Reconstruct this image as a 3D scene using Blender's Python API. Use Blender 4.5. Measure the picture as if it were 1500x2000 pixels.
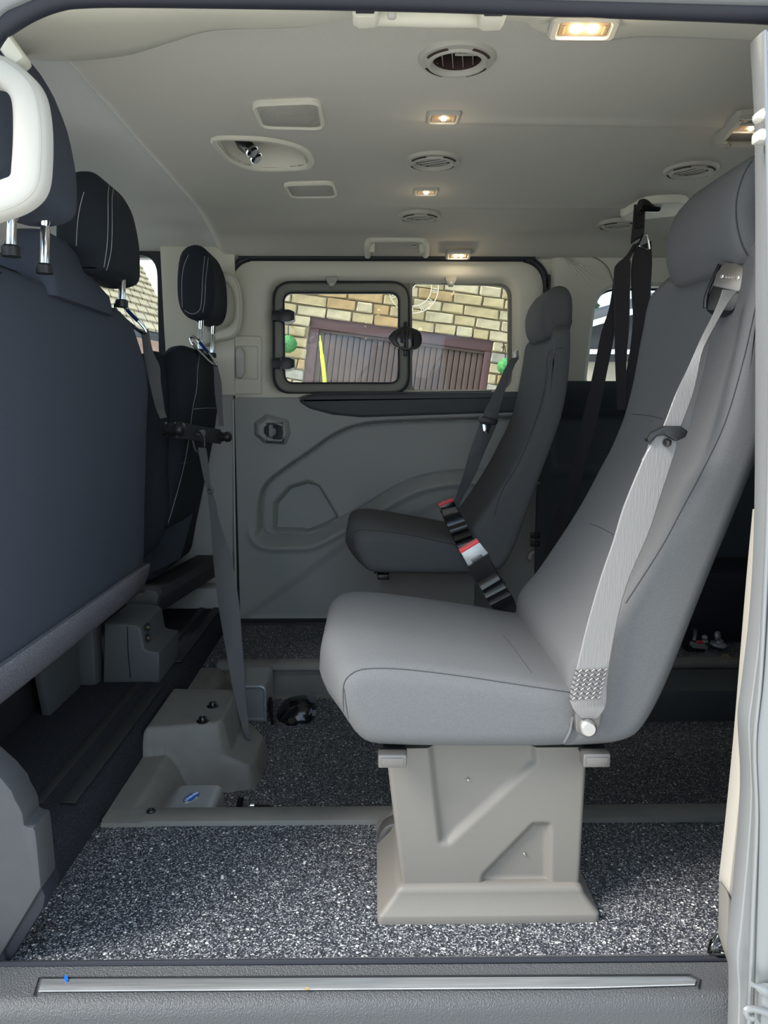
import bpy, bmesh, math, random
import numpy as np
from math import sin, cos, pi, radians, sqrt, atan2
from mathutils import Vector, Matrix
from mathutils.bvhtree import BVHTree

for o in list(bpy.data.objects): bpy.data.objects.remove(o)
S = bpy.context.scene
COL = S.collection
random.seed(7)

# ------------------------------------------------------------------ camera
PITCH, YAW, H, F = 7.8197, 0.848, 0.76, 1500.0
cd = bpy.data.cameras.new('camera'); cam = bpy.data.objects.new('camera', cd); COL.objects.link(cam)
cam.location = (0, 0, H); cam.rotation_euler = (radians(90-PITCH), 0, radians(-YAW))
cd.sensor_fit = 'VERTICAL'; cd.sensor_height = 24; cd.lens = 24*F/2000; cd.clip_start = .02; cd.clip_end = 500
S.camera = cam

# ------------------------------------------------------------------ sky, sun, exposure
w = bpy.data.worlds.new('sky'); S.world = w; w.use_nodes = True
nt = w.node_tree; nt.nodes.clear()
def N(t, kind, **kw):
    n = t.nodes.new(kind)
    for k, v in kw.items(): setattr(n, k, v)
    return n
out = N(nt, 'ShaderNodeOutputWorld'); bg = N(nt, 'ShaderNodeBackground')
tc = N(nt, 'ShaderNodeTexCoord'); no = N(nt, 'ShaderNodeTexNoise'); no.inputs['Scale'].default_value = 3.2
no.inputs['Detail'].default_value = 8
mp = N(nt, 'ShaderNodeMapping'); mp.inputs['Scale'].default_value = (1, 1, 2.2); mp.inputs['Location'].default_value = (.35, .1, .2)
rm = N(nt, 'ShaderNodeValToRGB'); rm.color_ramp.elements[0].position = .42; rm.color_ramp.elements[1].position = .60
rm.color_ramp.elements[0].color = (.33, .62, .92, 1); rm.color_ramp.elements[1].color = (1.0, 1.0, 1.0, 1)
nt.links.new(tc.outputs['Generated'], mp.inputs[0]); nt.links.new(mp.outputs[0], no.inputs[0])
nt.links.new(no.outputs[0], rm.inputs[0]); nt.links.new(rm.outputs[0], bg.inputs[0]); nt.links.new(bg.outputs[0], out.inputs[0])
bg.inputs[1].default_value = 1.25
sd = bpy.data.lights.new('sun', 'SUN'); sun = bpy.data.objects.new('sun', sd); COL.objects.link(sun)
sd.energy = 5.0; sd.angle = radians(30); sd.color = (1, .95, .88)
sun.rotation_euler = Vector((.72, .27, -.75)).to_track_quat('-Z', 'Y').to_euler()
S.view_settings.view_transform = 'Standard'; S.view_settings.look = 'None'
S.view_settings.gamma = 1; S.view_settings.use_curve_mapping = False
S.view_settings.exposure = 0.82

# ------------------------------------------------------------------ projection helper: a pixel of the 1500x2000 frame on a world plane
_p, _y = radians(PITCH), radians(YAW)
FW = np.array([sin(_y)*cos(_p), cos(_y)*cos(_p), -sin(_p)]); RT = np.array([cos(_y), -sin(_y), 0]); UP = np.cross(RT, FW)
def ray(u, v): return FW*F + RT*(u-750) - UP*(v-1000)
def at(u, v, Y=None, Z=None, X=None):
    r = ray(u, v)
    t = Y/r[1] if Y is not None else ((Z-H)/r[2] if Z is not None else X/r[0])
    return Vector((r[0]*t, r[1]*t, H+r[2]*t))

# ------------------------------------------------------------------ materials
MATS = {}
def mat(name, col, rough=.6, metal=0., bump=0., bscale=200., var=0., vscale=20., spec=.5, coat=0., stretch=None):
    m = bpy.data.materials.new(name); m.use_nodes = True; t = m.node_tree; b = t.nodes['Principled BSDF']
    b.inputs['Base Color'].default_value = (*col, 1); b.inputs['Roughness'].default_value = rough; b.inputs['Metallic'].default_value = metal
    b.inputs['Specular IOR Level'].default_value = spec; b.inputs['Coat Weight'].default_value = coat
    c = N(t, 'ShaderNodeTexCoord'); src = c.outputs['Object']
    if stretch:
        q = N(t, 'ShaderNodeMapping'); q.inputs['Scale'].default_value = stretch; t.links.new(src, q.inputs[0]); src = q.outputs[0]
    if bump:
        n = N(t, 'ShaderNodeTexNoise'); n.inputs['Scale'].default_value = bscale; n.inputs['Detail'].default_value = 3
        k = N(t, 'ShaderNodeBump'); k.inputs['Strength'].default_value = bump; k.inputs['Distance'].default_value = .001
        t.links.new(src, n.inputs[0]); t.links.new(n.outputs[0], k.inputs['Height']); t.links.new(k.outputs[0], b.inputs['Normal'])
    if var:
        n = N(t, 'ShaderNodeTexNoise'); n.inputs['Scale'].default_value = vscale; n.inputs['Detail'].default_value = 4
        r = N(t, 'ShaderNodeValToRGB'); r.color_ramp.elements[0].position = .3; r.color_ramp.elements[1].position = .7
        r.color_ramp.elements[0].color = (*[x*(1-var) for x in col], 1); r.color_ramp.elements[1].color = (*[min(1, x*(1+var)) for x in col], 1)
        t.links.new(src, n.inputs[0]); t.links.new(n.outputs[0], r.inputs[0]); t.links.new(r.outputs[0], b.inputs['Base Color'])
    MATS[name] = m
    return m
mat('seat_fabric', (.122, .125, .130), .9, bump=.35, bscale=900, var=.10, vscale=700, spec=.2)
mat('seat_thread', (.055, .056, .06), .9)
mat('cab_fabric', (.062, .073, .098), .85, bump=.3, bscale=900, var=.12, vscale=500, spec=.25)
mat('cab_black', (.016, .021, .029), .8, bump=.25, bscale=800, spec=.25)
mat('white_thread', (.40, .42, .45), .8)
mat('felt', (.17, .17, .195), 1, bump=.6, bscale=500, var=.45, vscale=420, spec=.1)
mat('cab_carpet', (.026, .028, .034), 1, bump=.8, bscale=450, var=.45, vscale=350, spec=.1)
mat('rubber_mat', (.022, .023, .026), .6, bump=.15, bscale=300)
mat('headliner', (.60, .58, .52), .95, bump=.25, bscale=700, var=.04, vscale=400, spec=.1)
mat('headliner_front', (.72, .72, .69), .95, bump=.25, bscale=700, var=.04, vscale=400, spec=.1)  # paler than the rear headliner: windscreen light put into the colour
mat('cream', (.66, .64, .54), .55, bump=.08, bscale=900)
mat('cream_light', (.50, .49, .445), .5, bump=.05, bscale=900)
mat('olive_trim', (.20, .20, .17), .6, bump=.08, bscale=900)
mat('door_grey', (.33, .335, .32), .6, bump=.15, bscale=1200)
mat('door_dark', (.075, .082, .088), .65, bump=.15, bscale=900)
mat('rear_dark', (.048, .055, .062), .65, bump=.15, bscale=900)
mat('beige_plastic', (.152, .141, .124), .55, bump=.2, bscale=1300, var=.03, vscale=900)
mat('floor_trim', (.165, .158, .144), .6, bump=.15, bscale=900, var=.08, vscale=25)
mat('pillar_beige', (.30, .283, .25), .75, bump=.2, bscale=600)
mat('pillar_grey', (.048, .051, .056), .6, bump=.12, bscale=900, var=.06, vscale=30)
mat('sill_plastic', (.050, .053, .057), .42, bump=.8, bscale=480)
MATS['sill_plastic'].node_tree.nodes['Bump'].inputs['Distance'].default_value = .002
mat('brushed_metal', (.34, .35, .36), .42, .35, bump=.1, bscale=60, stretch=(1, 20, 20))
mat('rubber', (.016, .018, .026), .55, bump=.05, bscale=300, spec=.4)
mat('black_plastic', (.011, .012, .013), .4, bump=.05, bscale=900)
mat('black_gloss', (.010, .010, .011), .18, coat=.3)
mat('webbing', (.085, .087, .092), .6, bump=.5, bscale=600, stretch=(1, 1, .15))
mat('webbing_grey', (.19, .185, .18), .42, bump=.5, bscale=500, stretch=(1.5, 1, .1), spec=.6)
mat('webbing_dark', (.030, .026, .030), .55, bump=.4, bscale=500, stretch=(1.5, 1, .1))
mat('chrome', (.78, .79, .80), .12, 1.)
mat('steel', (.42, .41, .40), .38, .9, bump=.05, bscale=300)
mat('dark_steel', (.16, .155, .15), .4, .7)
mat('alu', (.62, .64, .66), .35, .85, bump=.1, bscale=60, stretch=(1, 30, 30), var=.16, vscale=9)
mat('silver_paint', (.22, .23, .235), .35, .35, bump=.06, bscale=350)
mat('red_plastic', (.75, .06, .06), .4)
mat('silver_plastic', (.52, .53, .53), .3, .3)
mat('blue_metal', (.02, .06, .25), .25, .6)
mat('blue_badge', (.01, .12, .55), .4)
mat('white_print', (.85, .85, .85), .5)
mat('vent_plastic', (.42, .41, .36), .6)
mat('vent_hole', (.035, .018, .014), .8)
mat('grille', (.50, .48, .42), .8)
mat('amber_brass', (.45, .30, .15), .4, .6)
mat('house_stone', (.42, .35, .22), .9, bump=.8, bscale=9, var=.2, vscale=4)
mat('stone_a', (.36, .29, .16), .9, bump=.8, bscale=12, var=.18, vscale=6)
mat('stone_b', (.40, .34, .22), .9, bump=.8, bscale=12, var=.18, vscale=6)
mat('stone_c', (.28, .265, .22), .9, bump=.8, bscale=12, var=.18, vscale=6)
mat('stone_d', (.34, .23, .11), .9, bump=.8, bscale=12, var=.18, vscale=6)
mat('garage_brown', (.066, .038, .027), .55, bump=.2, bscale=10, var=.15, vscale=3)
mat('garage_purple', (.075, .034, .034), .55)
mat('roof_tile', (.30, .255, .17), .85, bump=.5, bscale=10, var=.2, vscale=3)
mat('pink_brick', (.50, .32, .26), .9, var=.15, vscale=9)
mat('leaf_green', (.05, .22, .06), .8, bump=.8, bscale=20, var=.4, vscale=14)
mat('tree_green', (.03, .06, .02), .9, var=.4, vscale=2)
mat('reflection_pale', (.50, .46, .36), .7)
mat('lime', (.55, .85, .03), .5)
mat('roof_dark', (.03, .03, .035), .8, var=.2, vscale=3)
mat('fascia', (.75, .76, .76), .6)
mat('render_tan', (.33, .29, .23), .9, var=.1, vscale=2)
mat('paving', (.56, .54, .50), .9, var=.12, vscale=3)
mat('body_paint', (.25, .26, .27), .4, .4)

# speckled safety flooring: fine chips of four greys and scattered larger pale chips
def speckle():
    m = bpy.data.materials.new('speckled_floor'); m.use_nodes = True; t = m.node_tree; b = t.nodes['Principled BSDF']
    c = N(t, 'ShaderNodeTexCoord')
    v1 = N(t, 'ShaderNodeTexVoronoi'); v1.inputs['Scale'].default_value = 520
    s1 = N(t, 'ShaderNodeSeparateColor'); r1 = N(t, 'ShaderNodeValToRGB'); r1.color_ramp.interpolation = 'CONSTANT'
    e = r1.color_ramp.elements; e[0].position = 0; e[0].color = (.012, .014, .020, 1); e[1].position = .42; e[1].color = (.045, .050, .062, 1)
    for p, col in ((.66, (.12, .125, .14, 1)), (.82, (.26, .265, .28, 1)), (.945, (.55, .55, .53, 1))):
        k = e.new(p); k.color = col
    v2 = N(t, 'ShaderNodeTexVoronoi'); v2.inputs['Scale'].default_value = 130
    s2 = N(t, 'ShaderNodeSeparateColor')
    a = N(t, 'ShaderNodeMath', operation='LESS_THAN'); a.inputs[1].default_value = .30
    a2 = N(t, 'ShaderNodeMath', operation='GREATER_THAN'); a2.inputs[1].default_value = .91
    mu = N(t, 'ShaderNodeMath', operation='MULTIPLY')
    mx = N(t, 'ShaderNodeMix', data_type='RGBA'); mx.inputs[7].default_value = (.72, .72, .68, 1)
    L = t.links.new
    for v in (v1, v2): L(c.outputs['Object'], v.inputs['Vector'])
    L(v1.outputs['Color'], s1.inputs[0]); L(s1.outputs[0], r1.inputs[0])
    L(v2.outputs['Distance'], a.inputs[0]); L(v2.outputs['Color'], s2.inputs[0]); L(s2.outputs[0], a2.inputs[0])
    L(a.outputs[0], mu.inputs[0]); L(a2.outputs[0], mu.inputs[1]); L(mu.outputs[0], mx.inputs[0]); L(r1.outputs[0], mx.inputs[6])
    L(mx.outputs[2], b.inputs['Base Color'])
    k = N(t, 'ShaderNodeBump'); k.inputs['Strength'].default_value = .5; k.inputs['Distance'].default_value = .001
    L(v1.outputs['Distance'], k.inputs['Height']); L(k.outputs[0], b.inputs['Normal'])
    b.inputs['Roughness'].default_value = .65
    MATS['speckled_floor'] = m
speckle()
def glass(name, tint, gloss=.10):
    m = bpy.data.materials.new(name); m.use_nodes = True; t = m.node_tree; t.nodes.clear()
    o = N(t, 'ShaderNodeOutputMaterial'); a = N(t, 'ShaderNodeBsdfTransparent'); g = N(t, 'ShaderNodeBsdfGlossy'); x = N(t, 'ShaderNodeMixShader')
    fr = N(t, 'ShaderNodeFresnel'); fr.inputs[0].default_value = 1.45
    a.inputs[0].default_value = (*tint, 1); g.inputs['Roughness'].default_value = .02
    t.links.new(fr.outputs[0], x.inputs[0]); t.links.new(a.outputs[0], x.inputs[1]); t.links.new(g.outputs[0], x.inputs[2]); t.links.new(x.outputs[0], o.inputs[0])
    MATS[name] = m
glass('glass', (.90, .93, .92)); glass('clear_plastic', (.8, .82, .82))
def emit(name, col, s):
    m = bpy.data.materials.new(name); m.use_nodes = True; b = m.node_tree.nodes['Principled BSDF']
    b.inputs['Base Color'].default_value = (*col, 1); b.inputs['Emission Color'].default_value = (*col, 1); b.inputs['Emission Strength'].default_value = s
    MATS[name] = m
emit('lamp_lens', (.38, .26, .14), .16); emit('lamp_bulb', (1, .88, .68), 60); emit('lamp_bulb_small', (1, .88, .68), 40)
def ringed():
    m = MATS['grille']; t = m.node_tree; b = t.nodes['Principled BSDF']
    c = N(t, 'ShaderNodeTexCoord'); wv = N(t, 'ShaderNodeTexWave', wave_type='RINGS', rings_direction='Z'); wv.inputs['Scale'].default_value = 75
    k = N(t, 'ShaderNodeBump'); k.inputs['Strength'].default_value = .7; k.inputs['Distance'].default_value = .0015
    t.links.new(c.outputs['Object'], wv.inputs[0]); t.links.new(wv.outputs[1], k.inputs['Height']); t.links.new(k.outputs[0], b.inputs['Normal'])
ringed()

# ------------------------------------------------------------------ mesh helpers
def V3(p): return Vector((float(p[0]), float(p[1]), float(p[2])))
def wloc(o):
    l = Vector((0, 0, 0))
    while o: l = l + o.location; o = o.parent
    return l
def obj(name, geo, m, parent=None, ang=38, loc=None, kind=None):
    """geo = (verts, faces) in world coordinates -> one mesh object (local to its parent / base point)"""
    vs, fs = geo
    base = wloc(parent) if parent else Vector((0, 0, 0))
    off = Vector((0, 0, 0))
    if loc is None and not parent:
        pass
    if loc is not None: off = V3(loc) - base
    me = bpy.data.meshes.new(name)
    o3 = base + off
    me.from_pydata([tuple(V3(v) - o3) for v in vs], [], [tuple(f) for f in fs])
    bm = bmesh.new(); bm.from_mesh(me); bmesh.ops.remove_doubles(bm, verts=bm.verts, dist=1e-6)
    bmesh.ops.recalc_face_normals(bm, faces=bm.faces)
    big = [f for f in bm.faces if len(f.verts) > 6]
    if big: bmesh.ops.triangulate(bm, faces=big, ngon_method='EAR_CLIP')
    for f in bm.faces: f.smooth = True
    bm.to_mesh(me); bm.free(); me.set_sharp_from_angle(angle=radians(ang))
    me.materials.append(MATS[m])
    o = bpy.data.objects.new(name, me); COL.objects.link(o)
    if parent: o.parent = parent
    o.location = off
    if kind: o['kind'] = kind
    return o
def tag(o, label, cat, group=None):
    o['label'] = label; o['category'] = cat
    if group: o['group'] = group
    return o
def thing(name, label, cat, loc, group=None):
    o = bpy.data.objects.new(name, None); COL.objects.link(o); o.empty_display_size = .05; o.location = V3(loc)
    return tag(o, label, cat, group)
def struct(name, geo, m, parent=None, **k):
    return obj(name, geo, m, parent, kind=None if parent else 'structure', **k)
def sroot(name, loc):
    o = bpy.data.objects.new(name, None); COL.objects.link(o); o.empty_display_size = .05; o.location = V3(loc); o['kind'] = 'structure'
    return o
def join(*gs):
    V, Fc = [], []
    for v, f in gs:
        n = len(V); V += list(v); Fc += [tuple(i+n for i in q) for q in f]
    return V, Fc
def xf(geo, fn): return [fn(V3(v)) for v in geo[0]], geo[1]
def from_bm(bm):
    bm.verts.ensure_lookup_table(); v = [x.co.copy() for x in bm.verts]; f = [[q.index for q in p.verts] for p in bm.faces]; bm.free(); return v, f
def box(c, s, r=0., seg=2, rot=None):
    bm = bmesh.new(); bmesh.ops.create_cube(bm, size=1)
    bmesh.ops.scale(bm, vec=s, verts=bm.verts)
    if r: bmesh.ops.bevel(bm, geom=list(bm.edges), offset=min(r, min(s)*.49), segments=seg, affect='EDGES', profile=.5)
    M = Matrix.Translation(V3(c)) @ (rot.to_4x4() if rot is not None else Matrix.Identity(4))
    bmesh.ops.transform(bm, matrix=M, verts=bm.verts)
    return from_bm(bm)
def frm(n, up):
    """3x3 frame: columns side, up, normal"""
    n = V3(n).normalized(); s = V3(up).cross(n).normalized(); u = n.cross(s)
    return Matrix((s, u, n)).transposed()
def loft(rings, caps=(True, True), closed=True, loop=False):
    n = len(rings[0]); V = [p for r in rings for p in r]; Fc = []
    m = len(rings)
    for i in range(m if loop else m-1):
        i2 = (i+1) % m
        for j in range(n if closed else n-1):
            k = (j+1) % n
            Fc.append((i*n+j, i*n+k, i2*n+k, i2*n+j))
    if closed and not loop:
        if caps[0]: Fc.append(tuple(range(n))[::-1])
        if caps[1]: Fc.append(tuple((m-1)*n+j for j in range(n)))
    return V, Fc
def smooth(pts, k=4, closed=False):
    P = [np.array(p, float) for p in pts]; n = len(P); o = []
    for i in range(n if closed else n-1):
        a, b, c, d = (P[(i-1) % n], P[i], P[(i+1) % n], P[(i+2) % n]) if closed else (P[max(i-1, 0)], P[i], P[i+1], P[min(i+2, n-1)])
        for j in range(k):
            t = j/k; o.append(.5*((2*b)+(c-a)*t+(2*a-5*b+4*c-d)*t*t+(3*b-a-3*c+d)*t**3))
    if not closed: o.append(P[-1])
    return o
def tube(pts, r, n=8, closed=False, k=0, flat=None):
    P = [V3(p) for p in (smooth(pts, k, closed) if k else pts)]; m = len(P); R = []; prev = None
    for i in range(m):
        a = P[(i-1) % m] if closed or i else P[0]; b = P[(i+1) % m] if closed or i < m-1 else P[-1]
        t = (b-a).normalized()
        if prev is None:
            prev = t.cross(Vector((0, 0, 1)))
            if prev.length < .1: prev = t.cross(Vector((0, 1, 0)))
        u = (prev - t*prev.dot(t)).normalized(); prev = u; w_ = t.cross(u)
        rr = r[i*len(r)//m] if isinstance(r, (list, tuple)) else r
        R.append([P[i]+u*(rr*cos(2*pi*j/n))+w_*(rr*(flat or 1)*sin(2*pi*j/n)) for j in range(n)])
    return loft(R, loop=closed)
def lathe(prof, o, ax, n=20, cap=True, sx=1., xdir=None):
    ax = V3(ax).normalized(); e = V3(xdir) if xdir is not None else ax.orthogonal(); e = (e-ax*e.dot(ax)).normalized(); g = ax.cross(e); o = V3(o)
    return loft([[o+ax*h+e*(r*sx*cos(2*pi*j/n))+g*(r*sin(2*pi*j/n)) for j in range(n)] for r, h in prof], (cap, cap))
def prism(front, off, r=0., seg=2):
    f = [V3(p) for p in front]; off = V3(off); n = len(f)
    bm = bmesh.new(); a = [bm.verts.new(p) for p in f]; b = [bm.verts.new(p+off) for p in f]
    bm.faces.new(a); bm.faces.new(b[::-1])
    for i in range(n): bm.faces.new((a[i], b[i], b[(i+1) % n], a[(i+1) % n]))
    bmesh.ops.recalc_face_normals(bm, faces=bm.faces)
    if r:
        ed = [e for e in bm.edges if abs((e.verts[0].co-e.verts[1].co).normalized().dot(off.normalized())) < .5]
        bmesh.ops.bevel(bm, geom=ed, offset=r, segments=seg, affect='EDGES', profile=.5, clamp_overlap=True)
    return from_bm(bm)
def fillet(poly, r, n=5):
    o = []; m = len(poly)
    for i in range(m):
        p = np.array(poly[i], float); a = np.array(poly[i-1], float)-p; b = np.array(poly[(i+1) % m], float)-p
        la, lb = np.linalg.norm(a), np.linalg.norm(b); a /= la; b /= lb
        rr = r[i] if isinstance(r, (list, tuple)) else r
        ang = math.acos(max(-1, min(1, float(a@b)))); d = min(rr/max(math.tan(ang/2), 1e-3), la*.48, lb*.48)
        for j in range(n+1):
            t = j/n; o.append(p+(1-t)**2*a*d+t*t*b*d)
    return o
def rrect(x0, z0, x1, z1, r, n=6): return fillet([(x0, z0), (x1, z0), (x1, z1), (x0, z1)], r, n)
def off2(poly, d):
    """offset a 2D polygon inwards by d"""
    P = [np.array(p, float) for p in poly]; m = len(P); A = sum(P[i][0]*P[(i+1) % m][1]-P[(i+1) % m][0]*P[i][1] for i in range(m)); s = 1 if A > 0 else -1
    o = []
    for i in range(m):
        t = P[(i+1) % m]-P[i-1]; l = np.linalg.norm(t); nrm = np.array([-t[1], t[0]])/(l if l else 1)*s; o.append(P[i]+nrm*d)
    return o
def frame_ring(outer, inner, m3, d0, d1, b=.003):
    """ring between two outlines (same count), from depth d0 (back) to d1 (front)"""
    s = 1 if d1 > d0 else -1
    rows = [(outer, d0), (outer, d1-s*b), (off2(outer, b), d1), (off2(inner, -b), d1), (inner, d1-s*b), (inner, d0)]
    return loft([[m3(p[0], p[1], d) for p in q] for q, d in rows], loop=True)
def inset(poly, d):
    """robust inward offset: many small steps, each lightly smoothed"""
    P = [np.array(p, float) for p in poly]; k = max(1, int(round(d/.0015)))
    for _ in range(k):
        P = off2(P, d/k); Q = np.array(P); P = list(Q*.6+.2*(np.roll(Q, 1, 0)+np.roll(Q, -1, 0)))
    return P
def plate(outline, m3, d0, d1, b=.003):
    s = 1 if d1 > d0 else -1
    return loft([[m3(p[0], p[1], d) for p in q] for q, d in ((outline, d0), (outline, d1-s*b), (off2(outline, b*.3), d1-s*b*.3), (off2(outline, b), d1))])
def sdf(px, pz, poly):
    P = np.array(poly, float); d = np.full(px.shape, 1e9); s = np.ones(px.shape); n = len(P)
    for i in range(n):
        a = P[i]; b = P[i-1]; e = b-a; wx = px-a[0]; wz = pz-a[1]
        t = np.clip((wx*e[0]+wz*e[1])/(e@e+1e-12), 0, 1); d = np.minimum(d, (wx-e[0]*t)**2+(wz-e[1]*t)**2)
        c1 = pz >= a[1]; c2 = pz < b[1]; c3 = e[0]*wz > e[1]*wx
        fl = (c1 & c2 & c3) | (~c1 & ~c2 & ~c3); s = np.where(fl, -s, s)
    return s*np.sqrt(d)
def sst(x, a, b):
    t = np.clip((x-a)/(b-a), 0, 1); return t*t*(3-2*t)
def grid(nx, nz, fn, keep=None):
    """fn(i/nx, j/nz) -> point"""
    V = [fn(i/nx, j/nz) for j in range(nz+1) for i in range(nx+1)]; Fc = []
    for j in range(nz):
        for i in range(nx):
            q = (j*(nx+1)+i, j*(nx+1)+i+1, (j+1)*(nx+1)+i+1, (j+1)*(nx+1)+i)
            if keep is None or keep(sum((V3(V[k]) for k in q), Vector((0, 0, 0)))/4): Fc.append(q)
    return V, Fc
def solid_grid(nx, nz, front, back):
    """front/back: (s,t)->point; closed solid with a relief front and plain back"""
    V = [front(i/nx, j/nz) for j in range(nz+1) for i in range(nx+1)]; Fc = []
    for j in range(nz):
        for i in range(nx): Fc.append((j*(nx+1)+i, j*(nx+1)+i+1, (j+1)*(nx+1)+i+1, (j+1)*(nx+1)+i))
    bd = [(i, 0) for i in range(nx)]+[(nx, j) for j in range(nz)]+[(i, nz) for i in range(nx, 0, -1)]+[(0, j) for j in range(nz, 0, -1)]
    n0 = len(V); V += [back(i/nx, j/nz) for i, j in bd]; m = len(bd)
    for k in range(m):
        a = bd[k][1]*(nx+1)+bd[k][0]; k2 = (k+1) % m; b = bd[k2][1]*(nx+1)+bd[k2][0]
        Fc.append((a, n0+k, n0+k2, b))
    Fc.append(tuple(range(n0, n0+m)))
    return V, Fc
def yloft(prof, y0, y1, r, fn=None, mid=6, bulge=.0, n=5):
    """side outline prof [(x,z)] carried across y with rounded ends; fn(x,y,z)->(x,y,z)"""
    st = []
    for k in range(n+1):
        a = pi/2*k/n; st.append((y0+r*(1-sin(a)), r*(1-cos(pi/2-a)) if False else r*(1-sin(a))))
    st = [(y0+r*(1-cos(pi/2*k/n)), r*(1-sin(pi/2*k/n))) for k in range(n+1)]
    ms = [(y0+r+(y1-y0-2*r)*k/mid, 0.) for k in range(1, mid)]
    en = [(y1-(y-y0), d) for y, d in st][::-1]
    R = []
    for y, d in st+ms+en:
        q = inset(prof, d) if d > 1e-6 else prof
        R.append([Vector(fn(p[0], y, p[1])) if fn else Vector((p[0], y, p[1])) for p in q])
    return loft(R)
def strip_px(edges, th, k=3):
    """webbing from its two edges: rows (uL,vL,uR,vR,Y[,YR])"""
    rows = [(at(e[0], e[1], Y=e[4]), at(e[2], e[3], Y=e[5] if len(e) > 5 else e[4])) for e in edges]
    L = [V3(p) for p in smooth([r[0] for r in rows], k)]; Rr = [V3(p) for p in smooth([r[1] for r in rows], k)]
    rings = []
    for i in range(len(L)):
        a, b = L[i], Rr[i]; t = (L[min(i+1, len(L)-1)]+Rr[min(i+1, len(L)-1)])-(L[max(i-1, 0)]+Rr[max(i-1, 0)])
        nn = t.cross(b-a).normalized()*(th/2); e = (b-a)*.04
        rings.append([a-nn+e, b-nn-e, b, b+nn-e, a+nn+e, a])
    return loft(rings)
def drape(px, geo, lift=.0008, k=4):
    bv = BVHTree.FromPolygons([V3(v) for v in geo[0]], [list(f) for f in geo[1]])
    o = []
    for p in smooth(px, k):
        r = ray(p[0], p[1]); d = Vector(tuple(r)).normalized()
        h = bv.ray_cast(Vector((0, 0, H)), d)
        if h[0] is not None: o.append(h[0]-d*lift)
    return o
def hit(u, v, geo):
    bv = BVHTree.FromPolygons([V3(p) for p in geo[0]], [list(f) for f in geo[1]])
    d = Vector(tuple(ray(u, v))).normalized(); h = bv.ray_cast(Vector((0, 0, H)), d)
    n = h[1] if h[1].dot(d) < 0 else -h[1]
    return h[0], n
def dup(root, loc, label=None):
    r = root.copy(); COL.objects.link(r); r.location = V3(loc)
    if label: r['label'] = label
    for ch in list(root.children):
        c = ch.copy(); COL.objects.link(c); c.parent = r
        for g in ch.children:
            d = g.copy(); COL.objects.link(d); d.parent = c
    return r
def XZ(Y): return lambda x, z, d: Vector((x, Y+d, z))
def pxz(px, Y):
    """pixel outline on the plane y=Y -> [(x,z)]"""
    return [(at(u, v, Y=Y).x, at(u, v, Y=Y).z) for u, v in px]

# ================================================================== STRUCTURE
YC = 1.81
def sm1(x, a, b):
    t = max(0., min(1., (x-a)/(b-a))); return t*t*(3-2*t)
def zc(x, y):
    t = abs(y-YC)
    z = 1.32 - .022*sm1(t, .50, .74) - .045*sm1(t, .70, .89)
    if x > -.05: z -= .005*sm1(x, -.05, .25)*(math.exp(-((y-1.60-.03*x)/.016)**2)+math.exp(-((y-2.26)/.016)**2))
    return z
def onc(u, v):
    """pixel -> point on the headliner"""
    p = at(u, v, Z=1.31)
    for _ in range(12): p = at(u, v, Z=zc(p.x, p.y))
    return p
# openings in the headliner (air vents, control recess)
def ell(c, rx, ry, n=20): return [(c.x+rx*cos(2*pi*k/n), c.y+ry*sin(2*pi*k/n)) for k in range(n)]
VENTS = [onc(893, 112), onc(846, 312), onc(820, 421), onc(1350, 330), onc(1208, 437)]
CTRL = [onc(*p) for p in [(418, 270), (470, 267), (540, 273), (597, 292), (606, 322), (560, 329), (495, 328), (452, 312), (430, 292)]]
HOLES = [ell(v, .043, .043) for v in VENTS]+[off2([(p.x, p.y) for p in CTRL], .006)]
def inpoly(x, y, P):
    c = False
    for i in range(len(P)):
        a, b = P[i], P[i-1]
        if (a[1] > y) != (b[1] > y) and x < (b[0]-a[0])*(y-a[1])/(b[1]-a[1])+a[0]: c = not c
    return c
def ckeep(p): return not any(inpoly(p.x, p.y, h) for h in HOLES)
X0, X1 = -.515, 2.0
def cfn(s, t):
    x = X0+(X1-X0)*s; y = .93+(2.70-.93)*t
    return Vector((x, y, zc(x, y)+(.020*(1-sm1(s, 0, .010)))))
struct('ceiling', grid(250, 180, cfn, ckeep), 'headliner', ang=60)
struct('ceiling_front', grid(30, 90, lambda s, t: Vector((-2.0+(X0+.012+2.0)*s, .93+1.77*t, zc(-1, .93+1.77*t)+.024-.05*(1-s)**3)), None), 'headliner_front', ang=60)
struct('roof', box((0, 1.81, 1.46), (4.1, 1.96, .03), .01), 'body_paint')

# floor: near strip, sunken wheelchair channel, far strip
fl = [(.955, -.2), (.955, 0), (1.335, 0), (1.337, -.088), (2.202, -.088), (2.204, 0), (2.69, 0), (2.69, -.2)]
struct('floor', loft([[Vector((x, y, z)) for y, z in fl] for x in (-.508, 2.0)]), 'speckled_floor', ang=20)
cab = [(-.500, -.19), (-.503, -.02), (-.507, .03), (-.516, .055), (-.533, .068), (-.56, .072), (-2.0, .072), (-2.0, -.19)]
struct('floor_cab', loft([[Vector((x, y, z)) for x, z in cab] for y in (.966, 2.69)]), 'cab_carpet', ang=40)
for i, (a, b) in enumerate((( -.597, -.578), (-.549, -.521))):
    for j, (y0, y1) in enumerate(((1.27, 1.86), (2.02, 2.62))):
        struct('trim_%d' % (10+2*i+j), box(((a+b)/2, (y0+y1)/2, .0735), (b-a, y1-y0, .004), .0018), 'rubber_mat')
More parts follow.
